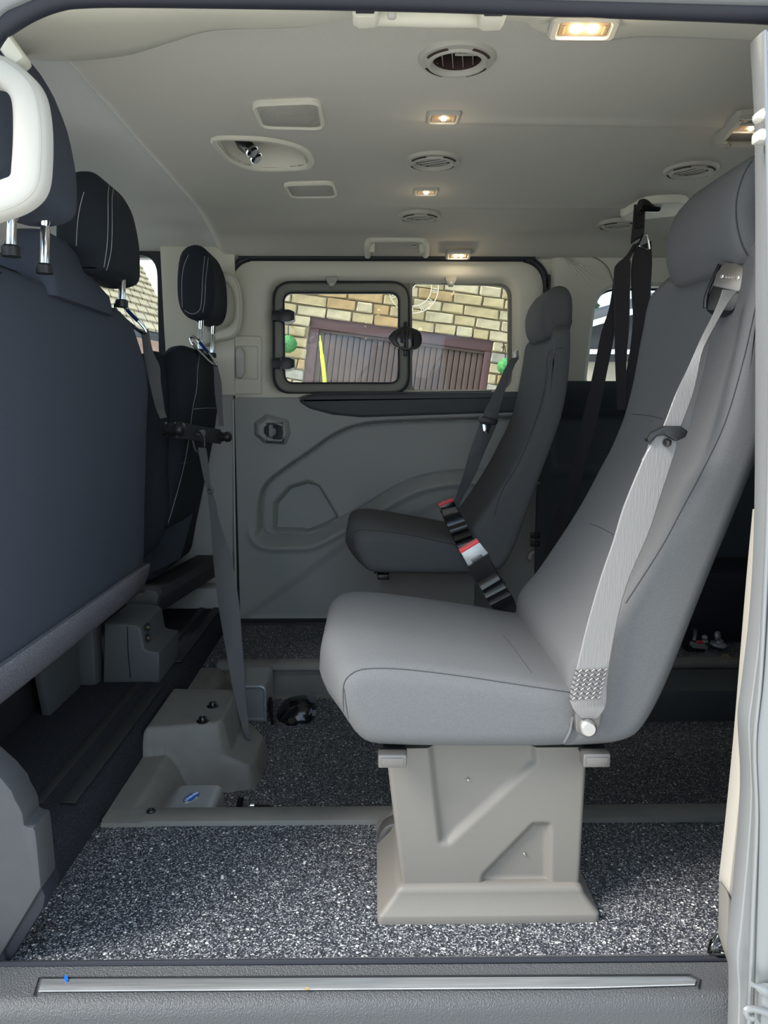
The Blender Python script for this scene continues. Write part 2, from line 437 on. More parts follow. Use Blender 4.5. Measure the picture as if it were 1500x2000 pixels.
# edge trims of the channel
def bar(name, y0, y1, x0, x1, zt=.010, face=None):
    pr = [(y0, 0), (y0+.003, zt-.002), (y0+.010, zt), (y1-.006, zt), (y1, zt-.006), (y1, -.06)]
    if face: pr = face
    return struct(name, loft([[Vector((x, y, z)) for y, z in pr] for x in (x0, x1)]), 'floor_trim', ang=50)
tb = bar('trim_1', 1.318, 1.372, -.425, 2.0)
obj('end_cap', loft([[Vector((x, y, z)) for y, z in [(1.316, 0), (1.319, .006), (1.330, .0085), (1.366, .0085), (1.372, .003), (1.372, -.06)]] for x in (-.497, -.415)]), 'floor_trim', tb)
for bx, by in ((-.415, 1.352), (.372, 1.345)):
    obj('screw', lathe([(.0, .0), (.0085, .0), (.0085, .002), (.006, .005), (.003, .005), (.002, .003), (0, .003)], (bx, by, .0095), (0, 0, 1), 14), 'black_plastic', tb)
bar('trim_2', 0, 0, -.46, 2.0, face=[(2.235, 0), (2.232, .008), (2.205, .012), (2.192, .008), (2.184, .000), (2.183, -.010), (2.194, -.014), (2.194, -.023), (2.180, -.028), (2.176, -.082), (2.160, -.088), (2.19, -.1), (2.235, -.02)])

# near sill with textured step and brushed strip
sp = [(.972, -.02), (.970, .004), (.966, .008), (.961, .007), (.956, .003), (.912, .001), (.903, -.002), (.896, -.008), (.891, -.020), (.884, -.10), (.880, -.25), (.972, -.25)]
sill = struct('trim_3', loft([[Vector((x, y, z)) for y, z in sp] for x in (-.80, .500)]), 'sill_plastic', ang=45)
obj('kick_strip', prism([at(75, 1938, Z=.003), at(83, 1914, Z=.003), at(1340, 1909, Z=.003), at(1360, 1916, Z=.003), at(1357, 1925, Z=.003), at(1150, 1931, Z=.003)], (0, 0, .002), .0006), 'alu', sill)
rim = [at(66, 1944, Z=.003), at(76, 1910, Z=.003), at(1348, 1904, Z=.003), at(1368, 1914, Z=.003), at(1364, 1930, Z=.003)]
obj('strip_bezel', tube(rim[::-1], .0012, 6), 'black_plastic', sill)
obj('seal_lip', tube([(-.56, .962, .006), (.497, .958, .006)], .004, 8), 'rubber', sill)

# near side wall around the door opening (behind and beside the camera's frame), other walls of the shell
def wall(name, p, m='body_paint', **k): return struct(name, p, m, **k)
wall('wall_near_front', box((-1.45, .90, .40), (1.55, .06, 1.2), .01))
wall('wall_near_rear', box((1.30, .905, .55), (1.50, .07, 1.55), .01), 'rear_dark')
wall('wall_near_top', box((0, .915, 1.36), (4.0, .06, .22), .01))
wall('wall_rear', box((2.02, 1.81, .35), (.05, 1.9, 1.1), .01), 'rear_dark')
wall('wall_front', box((-2.02, 1.81, .2), (.05, 1.9, .9), .01), 'rear_dark')
wall('underbody', box((0, 1.81, -.28), (4.1, 1.90, .16), .01), 'body_paint')
wall('window_1', box((-2.0, 1.81, 1.0), (.01, 1.7, .66)), 'glass')
wall('window_2', box((2.02, 1.81, 1.12), (.01, 1.6, .42)), 'glass')

# rubber seal round the top of the near door opening
seal = [(-120, 330), (-70, 170), (-14, 64), (12, 42), (57, 15), (107, -4), (158, -11), (300, -12), (750, -5), (1100, 6), (1480, 20), (1600, 32)]
struct('trim_4', tube([at(u, v, Y=.885) for u, v in seal], .0128, 12, k=4), 'rubber')
seal2 = [(-160, 260), (-90, 110), (-20, 20), (30, -12), (110, -36), (300, -45), (1600, -10)]
struct('trim_5', tube([at(u, v, Y=.875) for u, v in seal2], .014, 10, k=4), 'silver_paint')
# light cantrail moulding above the near door
low = [(-120, 60), (25, 100), (60, 110), (150, 111), (250, 100), (330, 76), (420, 51), (560, 46), (640, 37), (690, 26), (990, 28), (1040, 48), (1080, 68), (1180, 71), (1260, 64), (1420, 70), (1600, 78)]
lw = [onc(float(p[0]), float(p[1])) for p in smooth(low, 6)]
rows = []
for q in lw:
    top = Vector((q.x*.9, .925, 1.215)); m1 = top.lerp(q, .35)+Vector((0, .0, .0)); m2 = top.lerp(q, .75)
    rows.append([top+Vector((0, -.02, .02)), top, m1+Vector((0, .012, -.006)), m2+Vector((0, .006, -.010)), q+Vector((0, -.002, -.007)), q+Vector((0, .002, .008))])
ct = struct('trim_6', loft(rows, closed=False), 'cream', ang=70)
CTG = loft(rows, closed=False)
obj('seam_cover', box(at(18, 92, Y=1.0), (.02, .03, .055), .006, rot=Matrix.Rotation(radians(-35), 3, 'Y')), 'cream', ct)

# rear jamb of the near door: silver body edge, pale trim, lower grey trim
def flat(px, Y, d, r=.002): return prism([at(u, v, Y=Y) for u, v in px], (0, d, 0), r)
def soft(px, k=4): return [tuple(map(float, p)) for p in smooth(px, k)]
jl = soft([(1490, 60), (1499, 250), (1500, 600), (1497, 1000), (1487, 1200), (1470, 1350), (1462, 1420), (1467, 1530), (1462, 1640), (1448, 1795), (1440, 1870), (1443, 1940), (1440, 2060)])
jm = struct('trim_7', flat(jl+[(1760, 2060), (1760, 60)], .862, .03), 'silver_paint', ang=50)
jr = soft([(1508, 60), (1513, 600), (1508, 1000), (1493, 1300), (1478, 1450), (1482, 1600), (1478, 1800), (1470, 2060)])
obj('flange', flat(jr+[(1760, 2060), (1760, 60)], .845, .02, .006), 'silver_paint', jm)
obj('body_ridge', tube([at(u, v, Y=.846) for u, v in soft([(1494, 60), (1504, 600), (1500, 1000), (1487, 1300), (1474, 1450), (1478, 1600), (1470, 1800), (1460, 2060)])], .0022, 8), 'silver_paint', jm)
pl = soft([(1492, 1000), (1478, 1150), (1463, 1330), (1452, 1460), (1437, 1610), (1422, 1745)])
struct('trim_8', flat(pl+[(1448, 1797), (1475, 1797), (1520, 1000)], .93, .03), 'pillar_beige', ang=50)
struct('trim_9', flat([(1422, 1743), (1455, 1800), (1455, 1915), (1440, 1912), (1420, 1850)], .925, .03, .004), 'floor_trim')
lt = thing('door_latch', 'silver hooked door latch catch at bottom right on the door jamb', 'latch', at(1478, 1975, Y=.82))
obj('hook', tube([at(1515, 1985, Y=.83), at(1490, 1975, Y=.83), at(1470, 1970, Y=.83), at(1457, 1972, Y=.83), at(1459, 1984, Y=.83), at(1470, 1988, Y=.83)], .004, 8, k=3), 'silver_paint', lt)
obj('upper_finger', tube([at(1520, 1945, Y=.83), at(1495, 1935, Y=.83), at(1468, 1922, Y=.83)], [.006]*5+[.003]*2, 8, k=3), 'silver_paint', lt)
obj('mount', box(at(1500, 1960, Y=.838), (.022, .012, .05), .004), 'silver_paint', lt)
rl = thing('door_striker', 'pale grey door striker with two lugs near the right pillar top', 'striker', at(1492, 245, Y=.85))
obj('lug', box(at(1494, 224, Y=.855), (.022, .02, .012), .005, rot=Matrix.Rotation(radians(-25), 3, 'Y')), 'cream_light', rl)
obj('lug', box(at(1492, 268, Y=.855), (.020, .02, .013), .004), 'cream_light', rl)
obj('plate', box(at(1512, 246, Y=.862), (.016, .012, .055), .003), 'silver_paint', rl)
struct('clear_cap', xf(lathe([(.0, .0), (.014, .0), (.016, .006), (.012, .02), (.004, .028), (0, .028)], (0, 0, 0), (0, 0, 1), 14), lambda v: at(1403, 1868, Z=.002)+Vector((v.x, v.y*.8, v.z*1.2))), 'clear_plastic')

# bottom-left pillar trim and its dark floor seal
gp = soft([(-160, 1380), (0, 1518), (28, 1560), (44, 1590), (47, 1612), (60, 1617), (68, 1622), (73, 1660), (80, 1735)], 2)
struct('baseboard_left', flat(gp+[(0, 1868), (-160, 2010)], .962, .05, .003), 'pillar_grey')
struct('baseboard_seal', prism([at(-160, 2010, Y=.972), at(0, 1866, Y=.972), at(80, 1733, Y=.972), at(88, 1750, Y=.972), at(84, 1775, Y=.972), at(12, 1890, Y=.972), at(-160, 2150, Y=.972)], (0, .05, 0), .002), 'rubber')

# ------------------------------------------------------------------ far side wall: pillars, quarter panel
YF = 2.68
far = sroot('wall_far', (0, YF, 0))
# B pillar: pale upper, grey lower
bp = [(312, 480), (320, 640), (324, 700), (322, 772), (458, 772), (458, 480)]
obj('pillar_cover', plate(pxz(bp, YF-.03), XZ(YF-.03), .03, 0, .004), 'cream', far)
obj('lower_cover', plate(pxz([(300, 772), (455, 772), (455, 1212), (300, 1212)], YF-.028), XZ(YF-.028), .03, 0, .004), 'door_grey', far)
obj('wheel_step', box(at(385, 1196, Y=YF-.05)+Vector((0, 0, .03)), (.22, .10, .14), .012), 'door_grey', far)
obj('pillar_groove', tube([at(455, 780, Y=YF-.03), at(458, 1000, Y=YF-.03), at(462, 1205, Y=YF-.03)], .0035, 6), 'cream_light', far)
bd = sroot('window_3', (-1.1, 2.72, .9))
wo = [(-1.9, .72), (-.675, .72), (-.675, 1.285), (-1.7, 1.285)]
wi = [(-1.86, .77), (-.735, .77), (-.725, 1.268), (-1.66, 1.268)]
obj('window_frame', frame_ring(fillet(wo, .08, 6), fillet(wi, [.03, .03, .07, .05], 6), XZ(2.70), .03, -.012), 'rubber', bd)
obj('pane', plate(fillet(wi, .03, 4), XZ(2.72), .004, 0, .001), 'glass', bd)
obj('door_body', box((-1.30, 2.72, .26), (1.3, .08, .98), .01), 'door_dark', bd)
wall('wall_far_top', box((0, 2.735, 1.36), (4.0, .06, .20), .01))
wall('wall_far_skin', box((.06, 2.80, .33), (1.10, .03, .92), .01))
# quarter panel behind the door with window 4
q4 = sroot('window_4', (.9, 2.72, 1.0))
qo = [(.605, .835), (2.0, .835), (2.0, 1.30), (.605, 1.30)]
qi = [(.738, .838), (1.75, .838), (1.75, 1.165), (.765, 1.165)]
obj('pillar_cover', frame_ring(fillet(qo, [.004, .004, .01, .004], 8), fillet(qi, [.02, .05, .10, .10], 8), XZ(YF), .05, -.012, .012), 'cream', q4)
obj('cover_edge', tube([at(u, v, Y=YF-.014) for u, v in soft([(1052, 500), (1110, 497), (1160, 503), (1185, 520), (1198, 550)])], .0018, 6), 'olive_trim', q4)
obj('pane', plate(fillet(qi, [.02, .05, .10, .10], 8), XZ(2.735), .004, 0, .001), 'glass', q4)
obj('gasket', frame_ring(fillet(off2(qi, -.01), [.02, .05, .10, .10], 8), fillet(off2(qi, .006), [.02, .05, .10, .10], 8), XZ(2.728), .012, 0), 'rubber', q4)
# dark lower quarter trim with recesses
qx0, qx1, qz0, qz1 = .575, 2.0, 0.0, .845
R1 = fillet(pxz([(1072, 812), (1230, 806), (1230, 912), (1078, 915)], YF), .03, 4); R2 = fillet(pxz([(1072, 930), (1220, 925), (1220, 1040), (1072, 1040)], YF), .02, 4)
NX, NZ = 150, 100
gx, gz = np.meshgrid(np.linspace(qx0, qx1, NX+1), np.linspace(qz0, qz1, NZ+1))
D = .010*sst(-sdf(gx, gz, R1), -.004, .012)+.004*sst(-sdf(gx, gz, R2), -.003, .004)-.05*sst(gz, .70, .835)-.02*sst(.18-gz, 0, .02)
dq = lambda s, t: Vector((qx0+(qx1-qx0)*s, YF-.02+float(D[int(round(t*NZ)), int(round(s*NX))]), qz0+(qz1-qz0)*t))
qt = obj('lower_trim', solid_grid(NX, NZ, dq, lambda s, t: Vector((qx0+(qx1-qx0)*s, YF+.06, qz0+(qz1-qz0)*t))), 'rear_dark', far)
for v in (1046, 1062):
    obj('socket', join(box(at(1045, v, Y=YF-.022), (.034, .004, .020), .003)), 'black_plastic', far)
    obj('socket_rim', frame_ring(rrect(at(1045, v, Y=YF-.022).x-.008, at(1045, v, Y=YF-.022).z-.004, at(1045, v, Y=YF-.022).x+.008, at(1045, v, Y=YF-.022).z+.004, .002, 2), rrect(at(1045, v, Y=YF-.022).x-.006, at(1045, v, Y=YF-.022).z-.002, at(1045, v, Y=YF-.022).x+.006, at(1045, v, Y=YF-.022).z+.002, .001, 2), XZ(YF-.024), .002, -.001, .0005), 'dark_steel', far)
# wheel arch box and low ledge at the rear right
struct('baseboard_right', box((1.40, 2.55, .10), (.95, .30, .26), .02), 'rubber')
struct('trim_20', box((1.05, 2.07, -.06), (.70, .18, .12), .012), 'door_dark')

# ================================================================== FAR SLIDING DOOR
YD = 2.672
door = sroot('door_1', (.06, YD, .6))
dx0, dx1 = at(456, 700, Y=YD).x, at(1062, 600, Y=YD).x
zb = at(500, 771, Y=YD).z; zt = at(700, 508, Y=YD).z
m = XZ(YD)
ap = pxz([(518, 771), (1012, 771), (1012, 541), (518, 541)], YD)         # window bay outline
apf = fillet(ap, [.07, .07, .07, .07], 8)
outer = fillet([(dx0, zb-.02), (dx1, zb-.02), (dx1, zt), (dx0, zt)], [.003, .003, .095, .085], 8)
# pale upper moulding, sloping into the window bay
api = off2(apf, .018)
obj('upper_trim', loft([[m(p[0], p[1], d) for p in q] for q, d in ((outer, .05), (outer, .004), (off2(outer, .006), 0), (off2(apf, -.012), 0), (apf, .004), (off2(apf, .007), .016), (api, .030), (api, .05))], loop=True), 'cream', door, ang=50)
obj('bay_panel', frame_ring(fillet(pxz([(512, 778), (806, 778), (806, 538), (512, 538)], YD), .03, 8), fillet(pxz([(545, 760), (790, 760), (790, 560), (545, 560)], YD), .03, 8), XZ(YD), .045, .030), 'olive_trim', door)
g2 = fillet(pxz([(806, 762), (994, 760), (996, 556), (806, 551)], YD), [.022, .045, .045, .022], 8)
obj('fixed_frame', frame_ring(fillet(pxz([(798, 780), (1018, 780), (1018, 536), (798, 536)], YD), .03, 8), g2, XZ(YD), .045, .028), 'olive_trim', door)
gl = obj('fixed_pane', plate(off2(g2, -.01), XZ(YD+.040), .004, 0, .001), 'glass', door)
# opening pane in its rubber frame
so = fillet(pxz([(534, 768), (799, 768), (799, 550), (534, 550)], YD), .065, 8); si = fillet(pxz([(555, 748), (779, 748), (779, 571), (553, 571)], YD), .032, 8)
sf = obj('vent_frame', frame_ring(so, si, XZ(YD), .044, .006, .008), 'olive_trim', door)
obj('frame_gasket', tube([m(p[0], p[1], .014) for p in so], .0045, 8, closed=True), 'rubber', sf)
obj('pane_gasket', tube([m(p[0], p[1], .012) for p in si], .003, 8, closed=True), 'rubber', sf)
obj('vent_pane', plate(off2(si, -.008), XZ(YD+.030), .004, 0, .001), 'glass', door)
for v in (617, 710):
    c = at(552, v, Y=YD)
    h = obj('hinge', loft([[Vector((at(u, v, Y=YD).x, YD-.002+d, c.z+zz)) for d, zz in ((.03, -hh), (-.012+dd, -hh*.8), (-.016+dd, 0), (-.012+dd, hh*.8), (.03, hh))] for u, hh, dd in ((532, .019, 0), (548, .022, 0), (549, .026, 0), (566, .024, 0), (575, .016, .006))]), 'black_plastic', door)
    obj('hinge_joint', tube([at(549, v-14, Y=YD-.014), at(549, v+14, Y=YD-.014)], .0025, 6), 'black_gloss', h)
c = at(790, 662, Y=YD)
la = obj('window_latch', prism(fillet3 if False else [at(u, v, Y=YD-.004) for u, v in soft([(757, 661), (768, 647), (790, 638), (815, 645), (823, 655), (823, 672), (812, 683), (790, 685), (768, 676)], 2)], (0, -.016, 0), .004), 'black_plastic', door)
obj('latch_lever', prism([at(u, v, Y=YD-.02) for u, v in [(776, 650), (792, 645), (792, 680), (780, 676), (772, 664)]], (0, -.012, 0), .003), 'black_gloss', la)
obj('latch_slot', prism([at(u, v, Y=YD-.02) for u, v in [(780, 655), (788, 654), (788, 672), (782, 670)]], (0, -.0135, 0), .002), 'rubber', la)
obj('latch_grip', prism([at(u, v, Y=YD-.02) for u, v in [(797, 646), (808, 650), (808, 677), (797, 681)]], (0, -.010, 0), .003), 'black_gloss', la)
obj('latch_stem', box(c+Vector((.004, .002, 0)), (.014, .018, .115), .004), 'black_plastic', la)
for u in (648, 880):
    c = at(u, 551, Y=YD)
    k = obj('blind_clip', prism([at(u+a, 551+b, Y=YD+.005) for a, b in [(-11, -9), (11, -9), (11, -3), (4, 10), (-4, 10), (-11, -3)]], (0, -.018, 0), .003), 'vent_plastic', door)
    obj('clip_pin', lathe([(0, 0), (.005, 0), (.005, .004), (0, .005)], c+Vector((0, -.013, -.006)), (0, -1, 0), 10), 'steel', k)
# grey lower moulding with its pressed contours
zl0, zl1 = at(500, 1208, Y=YD).z, zb
P2 = lambda px: pxz(soft(px, 4), YD)
pocket = P2([(1075, 816), (945, 819), (760, 826), (700, 833), (655, 850), (600, 888), (545, 926), (520, 950), (510, 975), (508, 1015), (512, 1040), (524, 1048), (560, 1049), (605, 1046), (650, 1024), (700, 998), (760, 962), (800, 942), (840, 930), (905, 922), (1075, 920)])
deep = fillet(pxz([(528, 1044), (530, 985), (560, 950), (600, 938), (625, 950), (664, 1016), (600, 1046)], YD), .015, 4)
deep2 = fillet(pxz([(590, 1044), (594, 975), (606, 945), (622, 950), (660, 1014), (640, 1030)], YD), .012, 4)
rail = fillet(pxz([(578, 781), (610, 770), (1075, 764), (1075, 803), (705, 815), (650, 810), (605, 798)], YD), .02, 4)
shelf = P2([(500, 990), (498, 1040), (520, 1064), (590, 1066), (640, 1052), (700, 1022), (780, 976), (840, 950), (910, 938), (1075, 935), (1075, 925), (840, 930), (700, 998), (605, 1046), (512, 1040)])
NX, NZ = 300, 220
gx, gz = np.meshgrid(np.linspace(dx0, dx1, NX+1), np.linspace(zl0, zl1, NZ+1))
sp_ = sdf(gx, gz, pocket)
gzz = np.gradient(sp_, axis=0)/((zl1-zl0)/NZ); low_ = sst(-gzz, -.1, .6); wd = .012+.024*low_
D = .036*(1-sst(sp_, -.002, wd))+.008*np.exp(-((sp_+.001)/.0045)**2)-.009*low_*np.exp(-((sp_-.040)/.012)**2)+.050*sst(-sdf(gx, gz, deep), -.002, .026)+.018*sst(-sdf(gx, gz, deep2), 0, .008)
# crease running down from the shelf
lo = pxz([(455, 1215), (680, 1050), (900, 960), (1075, 950), (1075, 1215)], YD); D += .007*sst(-sdf(gx, gz, lo), -.004, .03)
D += .02*sst(gz, at(500, 778, Y=YD).z, zl1)
fd = lambda s, t: Vector((dx0+(dx1-dx0)*s, YD-.004+float(D[int(round(t*NZ)), int(round(s*NX))]), zl0+(zl1-zl0)*t))
obj('lower_trim', solid_grid(NX, NZ, fd, lambda s, t: Vector((dx0+(dx1-dx0)*s, YD+.07, zl0+(zl1-zl0)*t))), 'door_grey', door, ang=60)
obj('armrest_rail', xf(plate(rail, XZ(YD), .03, -.016, .012), lambda v: v), 'door_dark', door, ang=60)
obj('rail_edge', tube([at(u, v, Y=YD-.012) for u, v in soft([(582, 778), (612, 770), (700, 768), (960, 764)])], .0022, 6), 'door_dark', door)
# inner handle
hb = obj('handle_bezel', loft([[at(u, v, Y=YD-.002) + Vector((0, dd, 0)) for u, v in fillet([(540+(a-540)*k, 843+(b-843)*k) for a, b in [(504, 828), (524, 814), (560, 824), (563, 846), (556, 864), (520, 862), (504, 848)]], 6, 3)] for k, dd in ((1.28, .006), (1.12, -.012), (.98, -.028), (.86, -.034), (.62, -.034), (.58, -.022), (.56, .0))]), 'door_grey', door)
obj('handle_well', frame_ring(rrect(at(522, 862, Y=YD).x, at(522, 864, Y=YD).z, at(557, 862, Y=YD).x, at(557, 824, Y=YD).z, .008), rrect(at(526, 862, Y=YD).x, at(526, 860, Y=YD).z, at(553, 862, Y=YD).x, at(553, 828, Y=YD).z, .006), XZ(YD), .01, -.036, .002), 'black_plastic', hb)
obj('door_handle', prism([at(u, v, Y=YD-.026) for u, v in fillet([(534, 829), (553, 830), (553, 860), (532, 859), (533, 852), (540, 848), (540, 838), (533, 835)], 4, 3)], (0, -.010, 0), .003), 'rubber', hb)
# pale catch recess at the front edge of the door
ca = obj('catch_cover', frame_ring(fillet(pxz([(457, 770), (512, 770), (512, 656), (457, 656)], YD), [.002, .006, .015, .006], 4), fillet(pxz([(457.5, 739), (503, 740), (503, 677), (457.5, 677)], YD), .004, 4), XZ(YD), .01, -.007, .003), 'cream', door)
obj('catch_well', box(at(480, 708, Y=YD-.001)+Vector((0, .004, 0)), (.078, .004, .108), .001), 'cream', ca)
obj('catch_lever', prism([at(u, v, Y=YD-.003) for u, v in fillet([(463, 680), (474, 680), (479, 690), (479, 728), (474, 738), (465, 738), (462, 728), (461, 690)], 5, 3)], (0, -.018, 0), .005), 'cream_light', ca)
# black seal round the door
sx = [(456, 1215), (456, 640), (456, 555)] 
spts = [Vector((dx0-.010, YD+.0, zl0)), Vector((dx0-.010, YD, zt-.13))]+[m(p[0], p[1], 0) for p in off2(fillet([(dx0, zb-.5), (dx1, zb-.5), (dx1, zt), (dx0, zt)], [.003, .003, .10, .09], 8), -.008)[18:36]][::-1]+[Vector((dx1+.008, YD, zt-.13)), Vector((dx1+.008, YD, zl0))]
obj('door_seal', tube(spts, .012, 10, k=2), 'rubber', far)
obj('front_gap', box((dx0-.022, YD+.02, .45), (.028, .04, .95), .004), 'rubber', far)
obj('seal_line', tube([at(452, 782, Y=YD-.012), at(456, 950, Y=YD-.012), at(460, 1175, Y=YD-.012)], .0035, 6), 'cream_light', far)
obj('door_surround', frame_ring([(dx0-.06, zl0-.02), (dx1+.06, zl0-.02), (dx1+.06, 1.32), (dx0-.06, 1.32)], [(dx0+.03, zl0+.02), (dx1-.03, zl0+.02), (dx1-.03, zt-.02), (dx0+.03, zt-.02)], XZ(YD+.10), .02, 0), 'rubber', far)
obj('top_surround', frame_ring(fillet([(dx0-.05, zb), (dx1+.06, zb), (dx1+.06, 1.31), (dx0-.05, 1.31)], .005, 8), fillet([(dx0-.012, zb+.01), (dx1+.012, zb+.01), (dx1+.012, zt+.012), (dx0-.012, zt+.012)], [.003, .003, .1, .09], 8), XZ(YD+.02), .03, -.008), 'cream', far)
struct('baseboard_far', loft([[Vector((x, y, z)) for y, z in [(2.625, 0), (2.628, .006), (2.645, .010), (2.660, .010), (2.69, .006), (2.69, -.02)]] for x in (-.50, .62)]), 'rubber')

# ================================================================== HEADLINER FITTINGS
UPz = Vector((0, 0, 1))
def cp(u, v, d=0.):
    p = onc(u, v); return p+Vector((0, 0, -d))
def vent(c, label, is_open, ang):
    t = thing('air_vent', label, 'air vent', c, 'round air vents in the headliner')
    dn = (0, 0, -1)
    q = .88
    obj('bezel', lathe([(.072*q, -.004), (.072*q, .002), (.068*q, .007), (.060*q, .0085), (.057*q, .0085), (.054*q, .012), (.050*q, .012), (.046*q, .009), (.0445*q, .004)], c, dn, 32, cap=False), 'vent_plastic', t)
    obj('duct', lathe([(.0445*q, .004), (.0445*q, -.045), (0, -.046)], c, dn, 24, cap=False), 'vent_hole', t)
    for k in range(4):
        a0 = k*pi/2+radians(22); pts = [c+Vector((.0595*q*cos(a0+radians(46)*j/8), .0595*q*sin(a0+radians(46)*j/8), -.0085)) for j in range(9)]
        obj('slot', tube(pts, .0026, 6, flat=.8), 'vent_hole', t)
    n = 4 if is_open else 5
    R = Matrix.Rotation(ang, 3, 'Z')
    for k in range(n):
        o_ = (k-(n-1)/2)*(.0165 if is_open else .0150); L = 2*sqrt((.043*q)**2-min(o_*o_, .0011))
        tilt = Matrix.Rotation(radians(86 if is_open else 4), 3, 'Y')
        obj('slat', box(c+R@Vector((o_, 0, .006 if is_open else -.004)), (.015 if is_open else .0085, L, .0012), .0005, 1, rot=R@tilt), 'vent_plastic', t)
    if is_open: obj('slat_link', box(c+Vector((.012, -.012, -.001)), (.034, .004, .003), .001), 'vent_plastic', t)
    return t
vent(VENTS[0], 'round air vent with open louvres nearest the door, dark inside', True, radians(-8))
vent(VENTS[1], 'round air vent with closed louvres between the two small square lamps', False, radians(62))
vent(VENTS[2], 'round air vent above the far sliding door, closed louvres', False, radians(55))
vent(VENTS[3], 'round air vent partly hidden behind the near grey headrest', False, radians(40))
vent(VENTS[4], 'round air vent partly hidden behind the hanging black belt', False, radians(70))

def lamp(name, c, nrm, along, L, W, label, nb, bulb):
    """lens lamp in a bezel: along = long axis"""
    n = V3(nrm).normalized(); a = (V3(along)-n*V3(along).dot(n)).normalized(); b = n.cross(a)
    mm = lambda x, z, d: c+a*x+b*z+n*d
    t = thing(name, label, 'lamp', c, 'lit courtesy lamps')
    obj('bezel', frame_ring(rrect(-L/2, -W/2, L/2, W/2, .010), rrect(-L*.36, -W*.32, L*.36, W*.32, .004), mm, -.006, .006, .003), 'vent_plastic', t)
    ln = obj('lens', plate(rrect(-L*.355, -W*.315, L*.355, W*.315, .004), mm, -.002, .004, .002), 'lamp_lens', t)
    for k in range(nb):
        x = (k-(nb-1)/2)*L*.24
        obj('bulb', lathe([(0, 0), (.0045, 0), (.0055, .002), (.004, .004), (0, .005)], mm(x, W*.06, .004), n, 10), bulb, t)
    for sx in (-1, 1): obj('lens_clip', box(mm(sx*L*.30, 0, .0045), (.004, W*.4, .0015), .0005, rot=frm(n, b)), 'lamp_lens', ln)
    ld = bpy.data.lights.new('bulb_light', 'POINT'); lo = bpy.data.objects.new('bulb_light', ld); COL.objects.link(lo)
    ld.energy = .022*nb; ld.color = (1, .78, .5); ld.shadow_soft_size = .01; lo.parent = t; lo.location = n*.05
    return t
p0 = at(1140, 53, Y=1.045)
lamp('door_lamp', p0, (0, -.30, -1), (1, 0, 0), .088, .036, 'large lit twin bulb lamp above the near door opening', 2, 'lamp_bulb')
lamp('roof_lamp', cp(866, 228), (0, 0, -1), (1, 0, 0), .066, .062, 'small lit roof lamp behind the open air vent', 1, 'lamp_bulb_small')
lamp('roof_lamp', cp(832, 373), (0, 0, -1), (1, 0, 0), .066, .062, 'small lit roof lamp between the two far closed vents', 1, 'lamp_bulb_small')
lamp('door_lamp', at(895, 498, Y=2.60), (0, -.25, -1), (1, 0, 0), .082, .05, 'lit twin bulb lamp right above the far sliding door', 2, 'lamp_bulb')

def quad_panel(pxs, r):
    P = [cp(u, v) for u, v in pxs]; return P
def speaker(pxs, label):
    P = [cp(u, v) for u, v in pxs]; c = sum(P, Vector((0, 0, 0)))/4
    t = thing('ceiling_speaker', label, 'speaker', c, 'grille panels in the headliner')
    q = [(p.x-c.x, p.y-c.y) for p in P]; o_ = fillet(q, .028, 6); i_ = off2(o_, .008)
    mm = lambda x, y, d: c+Vector((x, y, zc(c.x+x, c.y+y)-c.z-d))
    obj('rim', frame_ring(o_, i_, mm, -.004, .010, .004), 'cream', t)
    obj('grille', plate(off2(i_, -.001), mm, -.002, .006, .001), 'grille', t)
speaker([(489, 196), (626, 190), (636, 246), (508, 243)], 'larger ribbed pale speaker grille in front of the control recess')
speaker([(552, 355), (652, 352), (660, 380), (566, 381)], 'smaller ribbed pale speaker grille beyond the control recess')
# heater control recess
cc = sum(CTRL, Vector((0, 0, 0)))/len(CTRL)
t = thing('control_recess', 'pale moulded headliner recess holding black rotary heater controls', 'control panel', cc)
oq = [(float(a), float(b)) for a, b in smooth([(p.x, p.y) for p in CTRL], 4, True)]
md = lambda x, y, d: Vector((x, y, zc(x, y)-d))
obj('rim', frame_ring(off2(oq, -.006), off2(oq, .008), md, -.01, .007, .003), 'cream', t)
ctr = (cc.x, cc.y)
obj('scoop', loft([[Vector((ctr[0]+(x-ctr[0])*k+s_, ctr[1]+(y-ctr[1])*k, zc(x, y)+d)) for x, y in oq] for k, d, s_ in ((.93, -.002, 0), (.86, .022, 0), (.72, .036, 0), (.4, .042, 0), (.02, .043, 0))], caps=(False, True)), 'cream', t, ang=80)
kc = onc(492, 296)
obj('control_face', box(kc+Vector((-.012, .004, .010)), (.052, .064, .02), .006, rot=Matrix.Rotation(radians(38), 3, 'Y')), 'black_plastic', t)
for (u, v) in ((489, 290), (497, 303)):
    p = onc(u, v)+Vector((.002, 0, -.004)); ax = (.62, -.15, -.78)
    kb = obj('knob', lathe([(0, -.012), (.013, -.012), (.013, .004), (.011, .009), (0, .009)], p, ax, 18), 'black_gloss', t)
    obj('knob_ring', lathe([(.0135, 0), (.015, .0), (.015, .004), (.0135, .004)], p, ax, 18, cap=False), 'chrome', kb)
# far grab handle
def tubeh(name, label, pts, r, m_, flat=None, k=5, cat='grab handle'):
    t = thing(name, label, cat, pts[0]); obj('grip', tube(pts, r, 12, k=k, flat=flat), m_, t); return t
hp = [at(u, v, Y=2.555) for u, v in [(718, 494), (717, 480), (722, 470), (740, 468), (810, 468), (828, 471), (833, 481), (833, 493)]]
hp[0] += Vector((0, .05, .0)); hp[-1] += Vector((0, .05, 0))
t = tubeh('roof_grab_handle', 'pale folding grab handle on the headliner above the far door', hp, .010, 'cream')
for u in (724, 826): obj('end_mount', box(at(u, 485, Y=2.59), (.030, .05, .034), .008), 'cream', t)
obj('pivot_pin', lathe([(0, 0), (.004, 0), (.004, .012), (0, .012)], at(805, 482, Y=2.57), (1, 0, 0), 10), 'steel', t)
